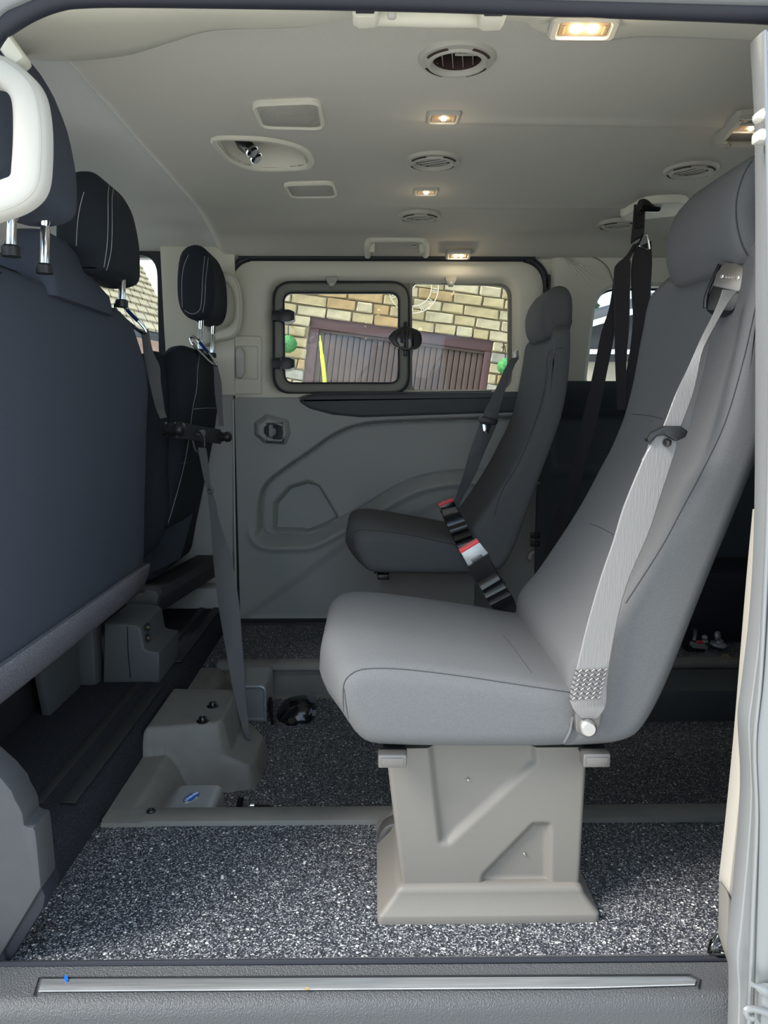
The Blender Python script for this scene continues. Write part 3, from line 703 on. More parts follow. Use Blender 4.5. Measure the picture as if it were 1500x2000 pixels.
# near roof grab handle above the door: bar with two bracketed ends
p = [at(u, v, Y=1.0) for u, v in [(715, 22), (960, 25)]]
t = thing('roof_grab_handle', 'pale folded grab handle along the top of the near door opening', 'grab handle', p[0])
obj('grip', tube([at(720, 30, Y=1.03), at(840, 33, Y=1.03), at(970, 34, Y=1.03)], .0115, 12), 'cream', t)
for u, v in ((714, 22), (965, 27)):
    e = obj('end_mount', prism([at(u+a, v+b, Y=.985) for a, b in fillet([(-26, -22), (26, -22), (26, 0), (18, 10), (-14, 12), (-26, 5)], 6, 3)], (0, .03, 0), .005), 'cream', t)
    obj('socket', box(at(u-1, v-5, Y=.983), (.022, .006, .009), .001), 'rubber', e)
obj('coat_hook', prism([at(u, v, Y=.99) for u, v in [(757, 8), (775, 8), (774, 30), (770, 33), (760, 33), (757, 30)]], (0, .01, 0), .003), 'cream_light', t)
# rear roof console with a lit lamp
q = [onc(*p) for p in [(1396, 268), (1440, 216), (1530, 205), (1560, 215), (1530, 276), (1410, 277)]]
c = sum(q, Vector((0, 0, 0)))/6
t = thing('roof_console', 'grey angled roof console at right edge above the near headrest', 'console', c)
o2 = fillet([(p.x, p.y) for p in q], .012, 4)
obj('rim', frame_ring(o2, off2(o2, .020), md, -.01, .016, .006), 'vent_plastic', t)
obj('tray', plate(off2(o2, .018), md, -.01, .003, .002), 'door_dark', t)
obj('inset', plate(fillet([(p.x, p.y) for p in [onc(*z) for z in [(1415, 272), (1422, 256), (1500, 256), (1500, 274)]]], .008, 4), md, 0, .006, .002), 'pillar_beige', t)
lamp('roof_lamp', onc(1466, 241)+Vector((0, 0, -.006)), (0, 0, -1), (1, 0, 0), .075, .05, 'lit roof lamp in the angled console at the right edge', 1, 'lamp_bulb_small')

# near pale grab handle on the front pillar
def dhandle(name, label, o_px, i_px, Y, d, m_):
    po = smooth(o_px, 5, True); pi_ = smooth(i_px, 5, True)
    n = min(len(po), len(pi_)); 
    a = [at(float(p[0]), float(p[1]), Y=Y) for p in po]; b = [at(float(p[0]), float(p[1]), Y=Y) for p in pi_]
    A = [(p.x, p.z) for p in a]; B = [(p.x, p.z) for p in b]
    t = thing(name, label, 'grab handle', a[0])
    mm = XZ(Y)
    e = d*.35
    rows = [(A, d), (A, e), (off2(A, e*.5), e*.3), (off2(A, e), 0), (off2(B, -e), 0), (off2(B, -e*.5), e*.3), (B, e), (B, d)]
    obj('grip', loft([[mm(q[0], q[1], dd) for q in pq] for pq, dd in rows], loop=True), m_, t, ang=60)
    obj('parting_line', tube([mm(q[0], q[1], e*.16) for q in off2(A, e*.55)], .0007, 5, closed=True), 'vent_plastic', t)
    return t
dhandle('pillar_grab_handle', 'large off white grab handle at the top left edge',
        [(-150, 130), (-90, 98), (-10, 100), (40, 128), (72, 168), (85, 230), (86, 310), (78, 365), (50, 398), (0, 420), (-90, 440), (-150, 400)],
        [(-110, 180), (-60, 160), (-15, 160), (4, 172), (14, 186), (18, 215), (18, 270), (15, 320), (12, 338), (-5, 346), (-70, 370), (-110, 350)], .965, .026, 'cream_light')
hf_ = dhandle('pillar_grab_handle', 'cream D shaped grab handle on the far pillar beside the driver headrest',
        [(400, 520), (430, 527), (452, 535), (465, 552), (471, 580), (471, 620), (466, 645), (452, 660), (425, 667), (395, 672), (380, 600)],
        [(418, 545), (434, 549), (447, 558), (452, 568), (456, 585), (456, 612), (453, 625), (446, 635), (430, 642), (410, 644), (400, 600)], 2.57, .03, 'cream')

# ================================================================== REAR PASSENGER SEATS (near one and its mirror twin by the far door)
Y0, Y1 = 1.022, 1.452
front_px = [(1112, 1420), (1113, 1360), (1122, 1300), (1168, 1245), (1220, 1172), (1293, 1062), (1353, 952), (1377, 910), (1416, 820), (1449, 709), (1470, 620), (1483, 560), (1488, 515)]
rear_px = [(1552, 505), (1560, 540), (1556, 620), (1542, 715), (1520, 810), (1489, 900), (1449, 1000), (1407, 1100), (1360, 1217), (1320, 1320), (1290, 1385), (1264, 1428), (1240, 1450), (1198, 1462), (1140, 1466), (1098, 1466)]
bprof = pxz(soft(front_px, 3), Y0)+pxz(soft([(1500, 500), (1518, 493), (1540, 494)], 3), Y0)+pxz(soft(rear_px, 3), Y0)
ZT = max(z for x, z in bprof)
def backfn(x, y, z):
    d = min(y-Y0, Y1-y); R = .075
    lf = sm1(z, ZT-.25, ZT); z += .034*lf; x += .010*lf
    if d < R:
        drop = R-sqrt(max(0, R*R-(R-d)**2)); wgt = sm1(z, ZT-.24, ZT-.02)
        x -= drop*wgt*.42; z -= drop*wgt*.92
    # shallow dish between the bolsters of the front face
    t = max(0, 1-((y-(Y0+Y1)/2)/.17)**2); fr = sm1(z, .36, .50)
    fx = at(1220, 1172, Y=Y0).x+(z-at(1220, 1172, Y=Y0).z)*.40
    if x < fx+.03: x += .012*t*fr
    return (x, y, z)
BACK = yloft(bprof, Y0, Y1, .024, backfn, mid=12)
ctop = [(658, 1350), (662, 1330), (680, 1311), (715, 1303), (760, 1302), (830, 1308), (900, 1317), (1000, 1331), (1115, 1350), (1180, 1352)]
cprof = pxz(soft(ctop, 3), Y0)+pxz(soft([(1190, 1400), (1170, 1455), (1100, 1467), (950, 1469), (800, 1467), (738, 1464), (705, 1452), (676, 1410), (660, 1375)], 3), Y0)
CX0 = min(x for x, z in cprof)
def cushfn(x, y, z):
    d = min(y-Y0, Y1-y); q = sm1(d, 0, .12)
    fr = 1-sm1(x, CX0, CX0+.14); top = sm1(z, .33, .39)
    x -= .034*q*fr*(1-.35*abs((z-.35)/.07))                       # bowed front edge
    z += .016*sm1(d, 0, .10)*top*(1-.5*sm1(x, .0, .25))           # crowned top
    z += (.012*q*fr)*top
    return (x, y, z)
CUSH = yloft(cprof, Y0, Y1, .026, cushfn, mid=12)
HY0, HY1 = 1.075, 1.345
hprof = pxz(soft([(1462, 506), (1444, 470), (1438, 430), (1442, 380), (1462, 325), (1490, 290), (1525, 274), (1556, 282), (1574, 330), (1570, 420), (1558, 480), (1535, 506), (1500, 512)], 3), HY0)
def headfn(x, y, z):
    d = min(y-HY0, HY1-y); R = .06
    if d < R:
        drop = R-sqrt(max(0, R*R-(R-d)**2)); z -= drop*.55*sm1(z, 1.02, 1.13); x -= 0
    return (x, y, z)
hx = at(1310, 520, Y=1.165)
HEAD = yloft(hprof, HY0, HY1, .022, headfn, mid=8)

def seat(far_):
    M_ = (lambda v: Vector((v.x, 2*YC-v.y, v.z))) if far_ else (lambda v: v)
    G = lambda g: xf(g, M_)
    if far_: t = thing('rear_seat', 'shadowed dark grey single seat beside the far sliding door', 'seat', (.17, 2*YC-1.16, 0), 'single rear passenger seats')
    else: t = thing('rear_seat', 'large grey cloth single seat in front on a beige pedestal', 'seat', (.17, 1.16, 0), 'single rear passenger seats')
    obj('seat_cushion', G(CUSH), 'seat_fabric', t, ang=60)
    b = obj('backrest', G(BACK), 'seat_fabric', t, ang=60)
    obj('headrest', G(HEAD), 'seat_fabric', t, ang=60)
    if not far_:
        seams = [([(1488, 506), (1484, 555), (1470, 624), (1449, 714), (1416, 825), (1374, 915), (1329, 1000), (1293, 1067), (1240, 1150), (1222, 1178)], BACK),
                 ([(1234, 809), (1262, 811), (1294, 818)], BACK), ([(1152, 1023), (1172, 1030), (1200, 1045)], BACK),
                 ([(672, 1400), (670, 1350), (676, 1326), (700, 1309), (740, 1305), (800, 1308), (900, 1320), (1000, 1335), (1113, 1352)], CUSH),
                 ([(672, 1345), (678, 1390), (690, 1440), (697, 1455)], CUSH), ([(982, 1240), (1000, 1262), (1022, 1292), (1038, 1314)], CUSH)]
        for px, g in seams:
            p = drape(px, g)
            if len(p) > 2: obj('seam', tube(p, .0006, 5), 'seat_thread', t)
        p = drape([(1496, 282), (1458, 330), (1440, 380), (1438, 430), (1448, 475), (1462, 502)], HEAD)
        if len(p) > 2: obj('seam', tube(p, .0011, 5), 'seat_thread', t)
        p = drape([(1119, 1400), (1113, 1430), (1098, 1455), (1086, 1466)], join(BACK, CUSH), .002)
        if len(p) > 2: obj('piping', tube(p, .0022, 6), 'seat_fabric', t)
    else:
        YI = 2*YC-Y1
        for px in ([(1100, 680), (1072, 690), (1064, 760), (1040, 840), (1010, 910), (980, 960), (965, 1010)], [(690, 1070), (692, 1040), (720, 1035), (800, 1045), (880, 1062), (930, 1068)]):
            p = drape(px, G(join(BACK, CUSH)))
            if len(p) > 2: obj('seam', tube(p, .0010, 5), 'seat_thread', t)
        obj('recliner_knob', lathe([(0, 0), (.012, 0), (.014, .012), (.012, .026), (0, .027)], at(1098, 628, Y=2.30), (1, 0, 0), 12), 'black_plastic', t)
    # pedestal with pressed triangles
    PY = 1.066
    zt_, zb_ = at(755, 1462, Y=PY).z, at(788, 1751, Y=PY).z
    xl = lambda z: at(787, 1722, Y=PY).x+(at(753, 1466, Y=PY).x-at(787, 1722, Y=PY).x)*(z-zb_)/(zt_-zb_)
    xr = lambda z: at(1133, 1722, Y=PY).x+(at(1148, 1466, Y=PY).x-at(1133, 1722, Y=PY).x)*(z-zb_)/(zt_-zb_)
    TA = fillet(pxz([(832, 1440), (1046, 1440), (1052, 1492), (878, 1652), (856, 1650)], PY), .008, 4); TB = fillet(pxz([(1040, 1606), (1078, 1606), (1078, 1732), (936, 1732), (940, 1708)], PY), .008, 4)
    NX, NZ = 110, 90
    def fr(s, u):
        z = zb_+(zt_-zb_)*u; x = xl(z)+(xr(z)-xl(z))*s; return x, z
    gs, gt = np.meshgrid(np.linspace(0, 1, NX+1), np.linspace(0, 1, NZ+1)); gz = zb_+(zt_-zb_)*gt
    gx = (xl(zb_)+(xl(zt_)-xl(zb_))*gt)+((xr(zb_)+(xr(zt_)-xr(zb_))*gt)-(xl(zb_)+(xl(zt_)-xl(zb_))*gt))*gs
    ex = np.minimum(gs, 1-gs)*(.28)
    D = .010*sst(-np.minimum(sdf(gx, gz, TA), sdf(gx, gz, TB)), -.0015, .0115)+.006*(1-np.sqrt(np.clip(1-(1-np.clip(ex/.006, 0, 1))**2, 0, 1)))
    fn = lambda s, u: Vector((*[fr(s, u)[0]], PY+float(D[int(round(u*NZ)), int(round(s*NX))]), fr(s, u)[1]))
    ped = obj('pedestal', G(solid_grid(NX, NZ, fn, lambda s, u: Vector((fr(s, u)[0], PY+.235, fr(s, u)[1])))), 'beige_plastic', t, ang=60)
    for (u, v) in ((914, 1522), (1024, 1667)): obj('screw', G(lathe([(0, 0), (.0022, 0), (.0026, .001), (.0015, .003), (0, .003)], at(u, v, Y=PY+.009), (0, -1, 0), 10)), 'steel', ped)
    a, b_, yb = at(737, 1799, Y=1.045), at(1172, 1799, Y=1.045), PY+.245
    rg = []
    for z, i, j in ((0, 0, 0), (.011, 0, 0), (.0135, .002, .0015), (.0155, .005, .004), (.036, .024, .0125), (.040, .026, .013), (.045, .029, .014), (.049, .034, .018), (.051, .0385, .024)):
        rg.append([Vector((x, y, z)) for x, y in rrect(a.x+i, 1.043+j, b_.x-i*.80, yb-j, .010, 4)])
    obj('plinth', G(loft(rg)), 'beige_plastic', ped, ang=50)
    # seat frame bars with moulded end caps
    for (u0, u1, v0, v1) in ((738, 794, 1471, 1497), (1137, 1190, 1469, 1496)):
        c0, c1 = at(u0, v0, Y=1.022), at(u1, v1, Y=1.022); cx, cz = (c0.x+c1.x)/2, (c0.z+c1.z)/2; wx, wz = abs(c1.x-c0.x), abs(c1.z-c0.z)
        br = obj('frame_bar', G(box((cx+.004, 1.235, cz), (wx*.86, .40, wz*.8), .003)), 'black_plastic', t)
        obj('frame_cap', G(box((cx, 1.026, cz), (wx, .02, wz), .003)), 'dark_steel', br)
        obj('cap_panel', G(box((cx, 1.0155, cz), (wx*.78, .002, wz*.55), .0008)), 'dark_steel', br)
    return t, G
NS, _ = seat(False)
FS, GM = seat(True)

# --- shoulder guide, webbing, tongue and anchor of the near seat
p, n = hit(1432, 566, BACK)
n = (n+Vector((-.1, -1.0, .25))).normalized(); p = p+n*.004
dirp = (at(1312, 830, Y=1.03)-p); up_ = -(dirp-n*dirp.dot(n)).normalized()
up_ = (up_+Vector((0, -.25, .0))).normalized(); up_ = (up_-n*up_.dot(n)).normalized(); si_ = up_.cross(n).normalized()
L3 = lambda x, y, d: p+si_*x+up_*y+n*d
sgn = 1 if (ray(0, 0) is not None and si_.y < 0) else -1
g = obj('belt_guide', plate(fillet([(-.020, -.040), (.022, -.036), (.026, -.020), (.024, .030), (-.020, .030), (-.026, -.018)], .008, 4), L3, -.012, .013, .005), 'black_plastic', NS)
obj('guide_plate', plate(fillet([(-.021, -.004), (.021, -.010), (.025, .006), (.021, .031), (-.017, .031), (-.023, .014)], .003, 3), L3, .012, .0165, .0012), 'dark_steel', g)
obj('guide_rim', tube([L3(.0245*-sgn, .028, .014), L3(.0255*-sgn, -.015, .015), L3(.021*-sgn, -.036, .012)], .003, 8, k=4), 'black_gloss', g)
for x in (-.012, .012): obj('rivet', lathe([(0, 0), (.0028, 0), (.0026, .0015), (0, .002)], L3(x, .010, .0162), n, 10), 'chrome', g)
for k in range(7): obj('embossed_mark', box(L3(-.006+.0022*k, .010-.001*(k % 2), .0168), (.0012, .0028, .0008), 0, rot=Matrix((si_, up_, n)).transposed()), 'steel', g)
ba = obj('belt_webbing', strip_px([(1411, 566, 1440, 570, 1.045), (1403, 590, 1425, 588, 1.035), (1389, 621, 1410, 612, 1.028), (1368, 662, 1389, 650, 1.022), (1344, 717, 1371, 690, 1.015), (1320, 768, 1356, 762, 1.006), (1297, 828, 1331, 830, 1.0), (1286, 846, 1324, 846, .998)], .0018), 'webbing_grey', NS, ang=30)
obj('belt_webbing', strip_px([(1380, 640, 1393, 644, 1.030), (1366, 690, 1381, 690, 1.026), (1352, 738, 1370, 742, 1.024), (1338, 792, 1356, 794, 1.018), (1322, 840, 1345, 840, 1.012)], .0018), 'webbing_grey', NS, ang=30)
lb = obj('belt_webbing', strip_px([(1280, 850, 1320, 852, .998), (1270, 870, 1322, 872, .997), (1254, 900, 1313, 902, .996), (1217, 990, 1290, 973, .996), (1197, 1057, 1267, 1043, .997), (1173, 1127, 1233, 1120, .998), (1147, 1217, 1213, 1183, .999), (1127, 1300, 1197, 1262, 1.0), (1113, 1357, 1186, 1330, 1.0), (1117, 1378, 1184, 1374, 1.0), (1126, 1394, 1176, 1392, 1.002), (1136, 1402, 1166, 1402, 1.004)], .0022), 'webbing_grey', NS, ang=30)
zz = []
for r_ in range(7):
    for s_ in range(11):
        f = s_/10; u = 1124+f*62-r_*2.2; v = 1309+r_*9-f*3+(4 if s_ % 2 else 0)
        zz.append(at(u, v, Y=.9975))
obj('belt_stitching', join(*[tube(zz[i*11:(i+1)*11], .0011, 5) for i in range(7)]), 'dark_steel', lb)
tg = obj('belt_slider', prism([at(u, v, Y=.990) for u, v in fillet([(1265, 856), (1272, 846), (1300, 832), (1330, 832), (1345, 842), (1340, 854), (1322, 862), (1300, 850), (1284, 852), (1274, 862), (1266, 864)], 5, 3)], (0, .014, 0), .004), 'black_plastic', NS)
obj('slider_stud', lathe([(0, 0), (.0055, 0), (.0055, .004), (.003, .008), (0, .0085)], at(1302, 864, Y=.995), (0, -1, -.2), 12), 'black_gloss', tg)
obj('belt_tongue', prism([at(u, v, Y=1.0) for u, v in [(1268, 868), (1262, 884), (1254, 898), (1253, 904), (1258, 905), (1268, 890), (1274, 872)]], (0, .003, 0), .0008), 'chrome', tg)
ac = obj('belt_anchor', prism([at(u, v, Y=1.006) for u, v in fillet([(1122, 1392), (1178, 1388), (1172, 1418), (1158, 1438), (1140, 1440), (1125, 1428)], 8, 4)], (0, .012, 0), .002), 'dark_steel', NS)
ap_ = at(1146, 1419, Y=1.006)
obj('anchor_bolt', lathe([(0, 0), (.0125, 0), (.0130, .003), (.0118, .009), (.009, .0115), (0, .012)], ap_, (0, -1, 0), 22), 'steel', ac)
# --- buckle stalks
def buckle(t, edges, red, body, Y, grey):
    st = obj('buckle_sleeve', strip_px(edges, .020 if grey else .018), 'black_gloss', t, ang=50)
    for i in range(1, len(edges)-1):
        if edges[i][-1] == 'r': pass
    bq = [at(u, v, Y=Y-.004) for u, v in body]
    b = obj('buckle', prism(bq, (0, .018, 0), .003), 'silver_plastic' if grey else 'black_gloss', t)
    obj('buckle_button', prism([at(u, v, Y=Y-.005) for u, v in red], (0, .020, 0), .002), 'red_plastic', b)
    if grey: obj('buckle_slot', prism([at(u, v, Y=Y-.006) for u, v in fillet([(919, 1093), (940, 1082), (944, 1088), (923, 1100)], 2, 2)], (0, .004, 0), .001), 'dark_steel', b)
    return st
buckle(NS, [(913, 1104, 953, 1078, 1.43), (921, 1124, 962, 1100, 1.432), (932, 1142, 972, 1118, 1.434), (938, 1150, 976, 1127, 1.425), (942, 1158, 984, 1134, 1.436), (946, 1166, 988, 1144, 1.426), (951, 1174, 993, 1152, 1.438), (955, 1180, 997, 1158, 1.428), (962, 1190, 1003, 1168, 1.44), (972, 1208, 1010, 1190, 1.44)],
       [(897, 1075), (933, 1054), (937, 1060), (900, 1082)], [(900, 1080), (936, 1058), (955, 1082), (914, 1106)], 1.43, True)
buckle(FS, [(861, 996, 890, 988, 2.15), (866, 1012, 899, 1002, 2.152), (873, 1030, 910, 1018, 2.15), (878, 1040, 914, 1028, 2.14), (882, 1048, 918, 1036, 2.152), (886, 1056, 921, 1043, 2.142), (890, 1062, 924, 1050, 2.154), (893, 1070, 928, 1058, 2.144), (900, 1082, 934, 1070, 2.156), (912, 1105, 942, 1095, 2.16)],
       [(856, 984), (884, 973), (887, 979), (857, 991)], [(857, 988), (886, 977), (892, 992), (862, 1003)], 2.15, False)
# belt of the far seat, seen over its shoulder
fg = obj('belt_guide', prism([at(u, v, Y=2.36) for u, v in [(1003, 688), (1012, 682), (1014, 700), (1006, 712)]], (0, .02, 0), .003), 'steel', FS)
fb = obj('belt_webbing', strip_px([(998, 700, 1011, 698, 2.35), (985, 722, 1004, 716, 2.34), (968, 760, 988, 758, 2.34), (948, 800, 975, 804, 2.34), (936, 830, 968, 834, 2.34), (918, 880, 946, 884, 2.345), (905, 925, 928, 928, 2.35), (892, 965, 905, 970, 2.36), (884, 990, 892, 1000, 2.37)], .002), 'webbing', FS, ang=30)
obj('belt_slider', prism([at(u, v, Y=2.335) for u, v in fillet([(933, 818), (940, 812), (972, 820), (970, 828), (962, 830), (938, 828)], 3, 3)], (0, -.012, 0), .002), 'black_plastic', FS)
obj('belt_tongue', prism([at(u, v, Y=2.33) for u, v in [(942, 828), (957, 831), (954, 846), (944, 845)]], (0, -.004, 0), .001), 'chrome', FS)
for u in (735, 752): obj('frame_stud', lathe([(0, 0), (.006, 0), (.006, .012), (0, .012)], at(u, 1112, Y=2.20), (0, 0, -1), 10), 'black_gloss', FS)

# ================================================================== CAB SEATS
def prof_x(pts, k=3): return [(float(a), float(b)) for a, b in smooth(pts, k, True)]
def cornered(y0, y1, zt, R, lean=0.):
    def f(x, y, z):
        d = min(y-y0, y1-y)
        if d < R:
            drop = R-sqrt(max(0, R*R-(R-d)**2)); wg = sm1(z, zt-.30, zt-.02); z -= drop*wg; x -= drop*wg*lean
        return (x, y, z)
    return f
bench = thing('bench_seat', 'large dark navy double front seat back at the left with two headrests', 'seat', (-.75, 1.45, .07))
bp_ = prof_x([(-.600, .335), (-.588, .50), (-.577, .65), (-.569, .80), (-.566, .90), (-.574, .965), (-.590, .978), (-.606, .965), (-.612, .90), (-.622, .70), (-.640, .40), (-.645, .34)])
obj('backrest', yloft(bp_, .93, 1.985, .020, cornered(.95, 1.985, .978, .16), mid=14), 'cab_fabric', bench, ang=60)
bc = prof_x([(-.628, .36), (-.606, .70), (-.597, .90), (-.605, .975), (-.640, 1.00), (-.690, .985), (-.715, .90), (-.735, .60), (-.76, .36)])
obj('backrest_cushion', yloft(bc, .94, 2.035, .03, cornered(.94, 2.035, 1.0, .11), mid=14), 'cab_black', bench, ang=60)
obj('seam', tube([Vector((-.566-.004*k, .955+.004*k*k, .90-.02*k)) for k in range(1)]+[Vector((-.563, 1.20, .962)), Vector((-.560, 1.172, .935)), Vector((-.562, 1.150, .86)), Vector((-.568, 1.140, .74))], .0013, 5, k=3), 'cab_black', bench)
# felt skirt below the back
fs = [(-.598, .352), (-.585, .345), (-.600, .300), (-.622, .268), (-.640, .266), (-.642, .30), (-.630, .345)]
obj('felt_skirt', yloft(prof_x(fs, 2), .93, 1.995, .004, None, mid=6), 'felt', bench, ang=60)
obj('skirt_tab', prism([at(u, v, Y=1.99) for u, v in [(248, 1106), (263, 1112), (268, 1132), (256, 1136), (262, 1162), (240, 1172)]], (0, .006, 0), .001), 'felt', bench)
obj('seat_base', yloft(prof_x([(-.63, .30), (-.66, .40), (-1.15, .44), (-1.22, .40), (-1.20, .30), (-1.1, .27), (-.7, .27)], 2), .95, 2.02, .02), 'cab_black', bench, ang=60)
obj('base_box', box((-.98, 1.40, .17), (.42, .80, .22), .02), 'rubber_mat', bench)
obj('base_plate', prism([(-.725, 1.66, .07), (-.725, 1.84, .07), (-.725, 1.84, .29), (-.725, 1.60, .29)], (-.02, 0, 0), .004), 'door_dark', bench)
obj('base_foot', box((-.74, 1.88, .17), (.10, .06, .22), .01), 'door_dark', bench)
# raised belt housing between the two headrests
obj('belt_housing', loft([[Vector((x, y, z)) for x, y in rrect(xa, ya, xb, yb, .02, 4)] for z, xa, xb, ya, yb in ((.955, -.67, -.558, 1.40, 1.72), (.992, -.67, -.561, 1.405, 1.71), (1.02, -.668, -.575, 1.42, 1.66), (1.062, -.66, -.588, 1.435, 1.60), (1.078, -.65, -.596, 1.45, 1.58))]), 'cab_fabric', bench, ang=60)

def headrest(t, prof, y0, y1, m_, R, posts, stitch=None, stitch2=None):
    zt_ = max(z for x, z in prof)
    g = yloft(prof, y0, y1, .030, cornered(y0, y1, zt_, R, .0), mid=8)
    h = obj('headrest', g, m_, t, ang=60)
    zb = min(z for x, z in prof)
    for (u, v, Y, zlow) in posts:
        p = at(u, v, Y=Y); o_ = obj('post', lathe([(.0075, 0), (.0075, .06), (.006, .064), (.006, .066), (.0075, .07), (.0075, zb+.06-zlow)], (p.x, p.y, zlow), (0.08, 0, 1), 14), 'chrome', h)
        obj('post_collar', lathe([(0, -.010), (.0135, -.010), (.0135, .003), (.010, .006), (0, .006)], (p.x, p.y, zlow), (0, 0, 1), 14), 'black_plastic', t)
    for px in (stitch or []):
        q = drape(px, g, .0006, 8)
        if len(q) > 2:
            segs = [tube(q[i:i+2], .0007, 4) for i in range(0, len(q)-1)]
            obj('stitching', join(*segs), 'white_thread', h)
    return h
h1 = prof_x([(-.515, 1.050), (-.506, 1.10), (-.507, 1.16), (-.520, 1.225), (-.548, 1.262), (-.585, 1.265), (-.612, 1.24), (-.628, 1.17), (-.632, 1.10), (-.622, 1.052), (-.57, 1.036)])
headrest(bench, [(a_+.022, b_*1.0+.022) for a_, b_ in h1], 1.055, 1.350, 'cab_fabric', .10, [(22, 500, 1.16, .985), (87, 525, 1.305, .985)],
         [[(-5, 448), (20, 445), (34, 430), (36, 415)], [(-5, 440), (12, 438), (22, 428), (25, 412)]])
h2 = prof_x([(-.545+(p[0]+.545)*.92-.012, 1.04+(p[1]-1.04)*.90-.012) for p in h1])
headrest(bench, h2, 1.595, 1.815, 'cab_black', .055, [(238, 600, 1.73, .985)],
         [soft([(149, 480), (151, 440), (156, 405), (164, 375)], 2), soft([(216, 346), (211, 380), (211, 430), (209, 480), (203, 522)], 2), soft([(226, 350), (219, 385), (219, 440), (217, 490), (208, 528)], 2)])
# driver seat
drv = thing('driver_seat', 'black stitched driver seat beyond the double seat, beside the far pillar', 'seat', (-.75, 2.42, .07))
dp = prof_x([(-.630, .265), (-.605, .36), (-.566, .52), (-.535, .66), (-.512, .80), (-.512, .875), (-.530, .925), (-.565, .938), (-.60, .92), (-.625, .84), (-.66, .66), (-.70, .45), (-.73, .30), (-.70, .25)])
DB = yloft(dp, 2.205, 2.635, .035, cornered(2.205, 2.635, .938, .10, .2), mid=10)
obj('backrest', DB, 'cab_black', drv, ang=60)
db2 = prof_x([(-.60, .40), (-.585, .60), (-.575, .80), (-.59, .90), (-.63, .91), (-.68, .86), (-.73, .60), (-.76, .35), (-.70, .30)])
obj('side_bolster', yloft(db2, 2.165, 2.26, .03, None, mid=3), 'cab_black', drv, ang=60)
obj('seat_base', yloft(prof_x([(-.64, .30), (-.68, .40), (-1.10, .44), (-1.20, .40), (-1.18, .30), (-1.1, .25), (-.7, .24)], 2), 2.18, 2.64, .02), 'cab_black', drv, ang=60)
for px in ([(392, 678), (386, 720), (384, 760), (376, 800), (370, 850), (357, 920), (335, 1000), (322, 1040), (310, 1080)], [(378, 799), (400, 797), (422, 797)], [(350, 904), (372, 902), (398, 880)]):
    q = drape(px, DB, .0006, 10)
    if len(q) > 2: obj('stitching', join(*[tube(q[i:i+2], .0009, 4) for i in range(0, len(q)-1, 1)]), 'white_thread' if px[0][0] != 350 else 'cab_fabric', drv)
obj('back_panel', prism([at(u, v, Y=2.195) for u, v in [(288, 1052), (352, 1018), (378, 1002), (352, 1092), (270, 1132)]], (0, .01, 0), .003), 'cab_black', drv)
h3 = prof_x([(-.478, 1.055), (-.470, 1.10), (-.472, 1.17), (-.486, 1.225), (-.512, 1.255), (-.545, 1.255), (-.570, 1.225), (-.580, 1.15), (-.578, 1.08), (-.562, 1.040), (-.53, 1.022), (-.495, 1.030)])
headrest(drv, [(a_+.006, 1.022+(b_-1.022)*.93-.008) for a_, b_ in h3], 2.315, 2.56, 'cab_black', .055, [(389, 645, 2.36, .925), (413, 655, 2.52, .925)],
         [soft([(356, 600), (355, 555), (359, 520), (368, 498)], 2), soft([(400, 500), (396, 540), (394, 580), (390, 605), (375, 613), (360, 606)], 2), soft([(407, 503), (402, 545), (400, 585), (396, 610)], 2)])
# driver seat frame beam and end cap
bm_ = obj('frame_beam', loft([[Vector((x+dx, y, z)) for x, z in fillet([(-.66, .165), (-.60, .175), (-.585, .225), (-.60, .245), (-.68, .245)], .008, 3)] for y, dx in ((2.12, -.012), (2.66, .06))]), 'rubber_mat', drv, ang=40)
obj('beam_cap', plate(pxz(fillet([(240, 1180), (303, 1196), (310, 1165), (306, 1155), (284, 1152), (280, 1162), (255, 1165)], 5, 3), 2.09), XZ(2.09), .04, 0, .004), 'pillar_grey', bm_)
# storage box with two sockets
sb = thing('storage_box', 'dark grey plastic storage box with two sockets under the seats', 'box', (-.60, 1.97, .07))
YB = 1.87
bx = [(200, 1345), (310, 1336), (311, 1275), (290, 1272), (282, 1268), (274, 1228), (266, 1222), (245, 1219), (203, 1218)]
obj('body', prism(pxz_ if False else [at(u, v, Y=YB) for u, v in bx], (.0, .20, 0), .006, 3), 'door_dark', sb)
obj('tray_wall', prism([at(u, v, Y=YB+.19) for u, v in [(288, 1280), (341, 1290), (341, 1252), (330, 1247), (305, 1247), (292, 1215)]], (0, .015, 0), .003), 'door_dark', sb)
obj('front_wall', box(at(318, 1296, Y=YB+.10)+Vector((0, 0, -.01)), (.012, .19, .10), .004), 'door_dark', sb)
obj('box_seam', tube([at(249, 1224, Y=YB-.001), at(250, 1270, Y=YB-.001), at(255, 1325, Y=YB-.001)], .0012, 5), 'rubber', sb)
for v, yy in ((1225, .07), (1246, .07)):
    p = at(284+yy*40, v, X=at(278, 1245, Y=YB).x+.002)
    s_ = obj('socket', lathe([(0, 0), (.010, 0), (.012, .003), (.010, .004), (.007, .003), (.007, .0), (0, .0)], p, (1, -.3, .25), 14), 'rubber', sb)
    obj('socket_pin', lathe([(0, 0), (.004, 0), (.004, .003), (0, .0035)], p+Vector((.002, -.0008, 0)), (1, -.3, .25), 10), 'amber_brass', s_)

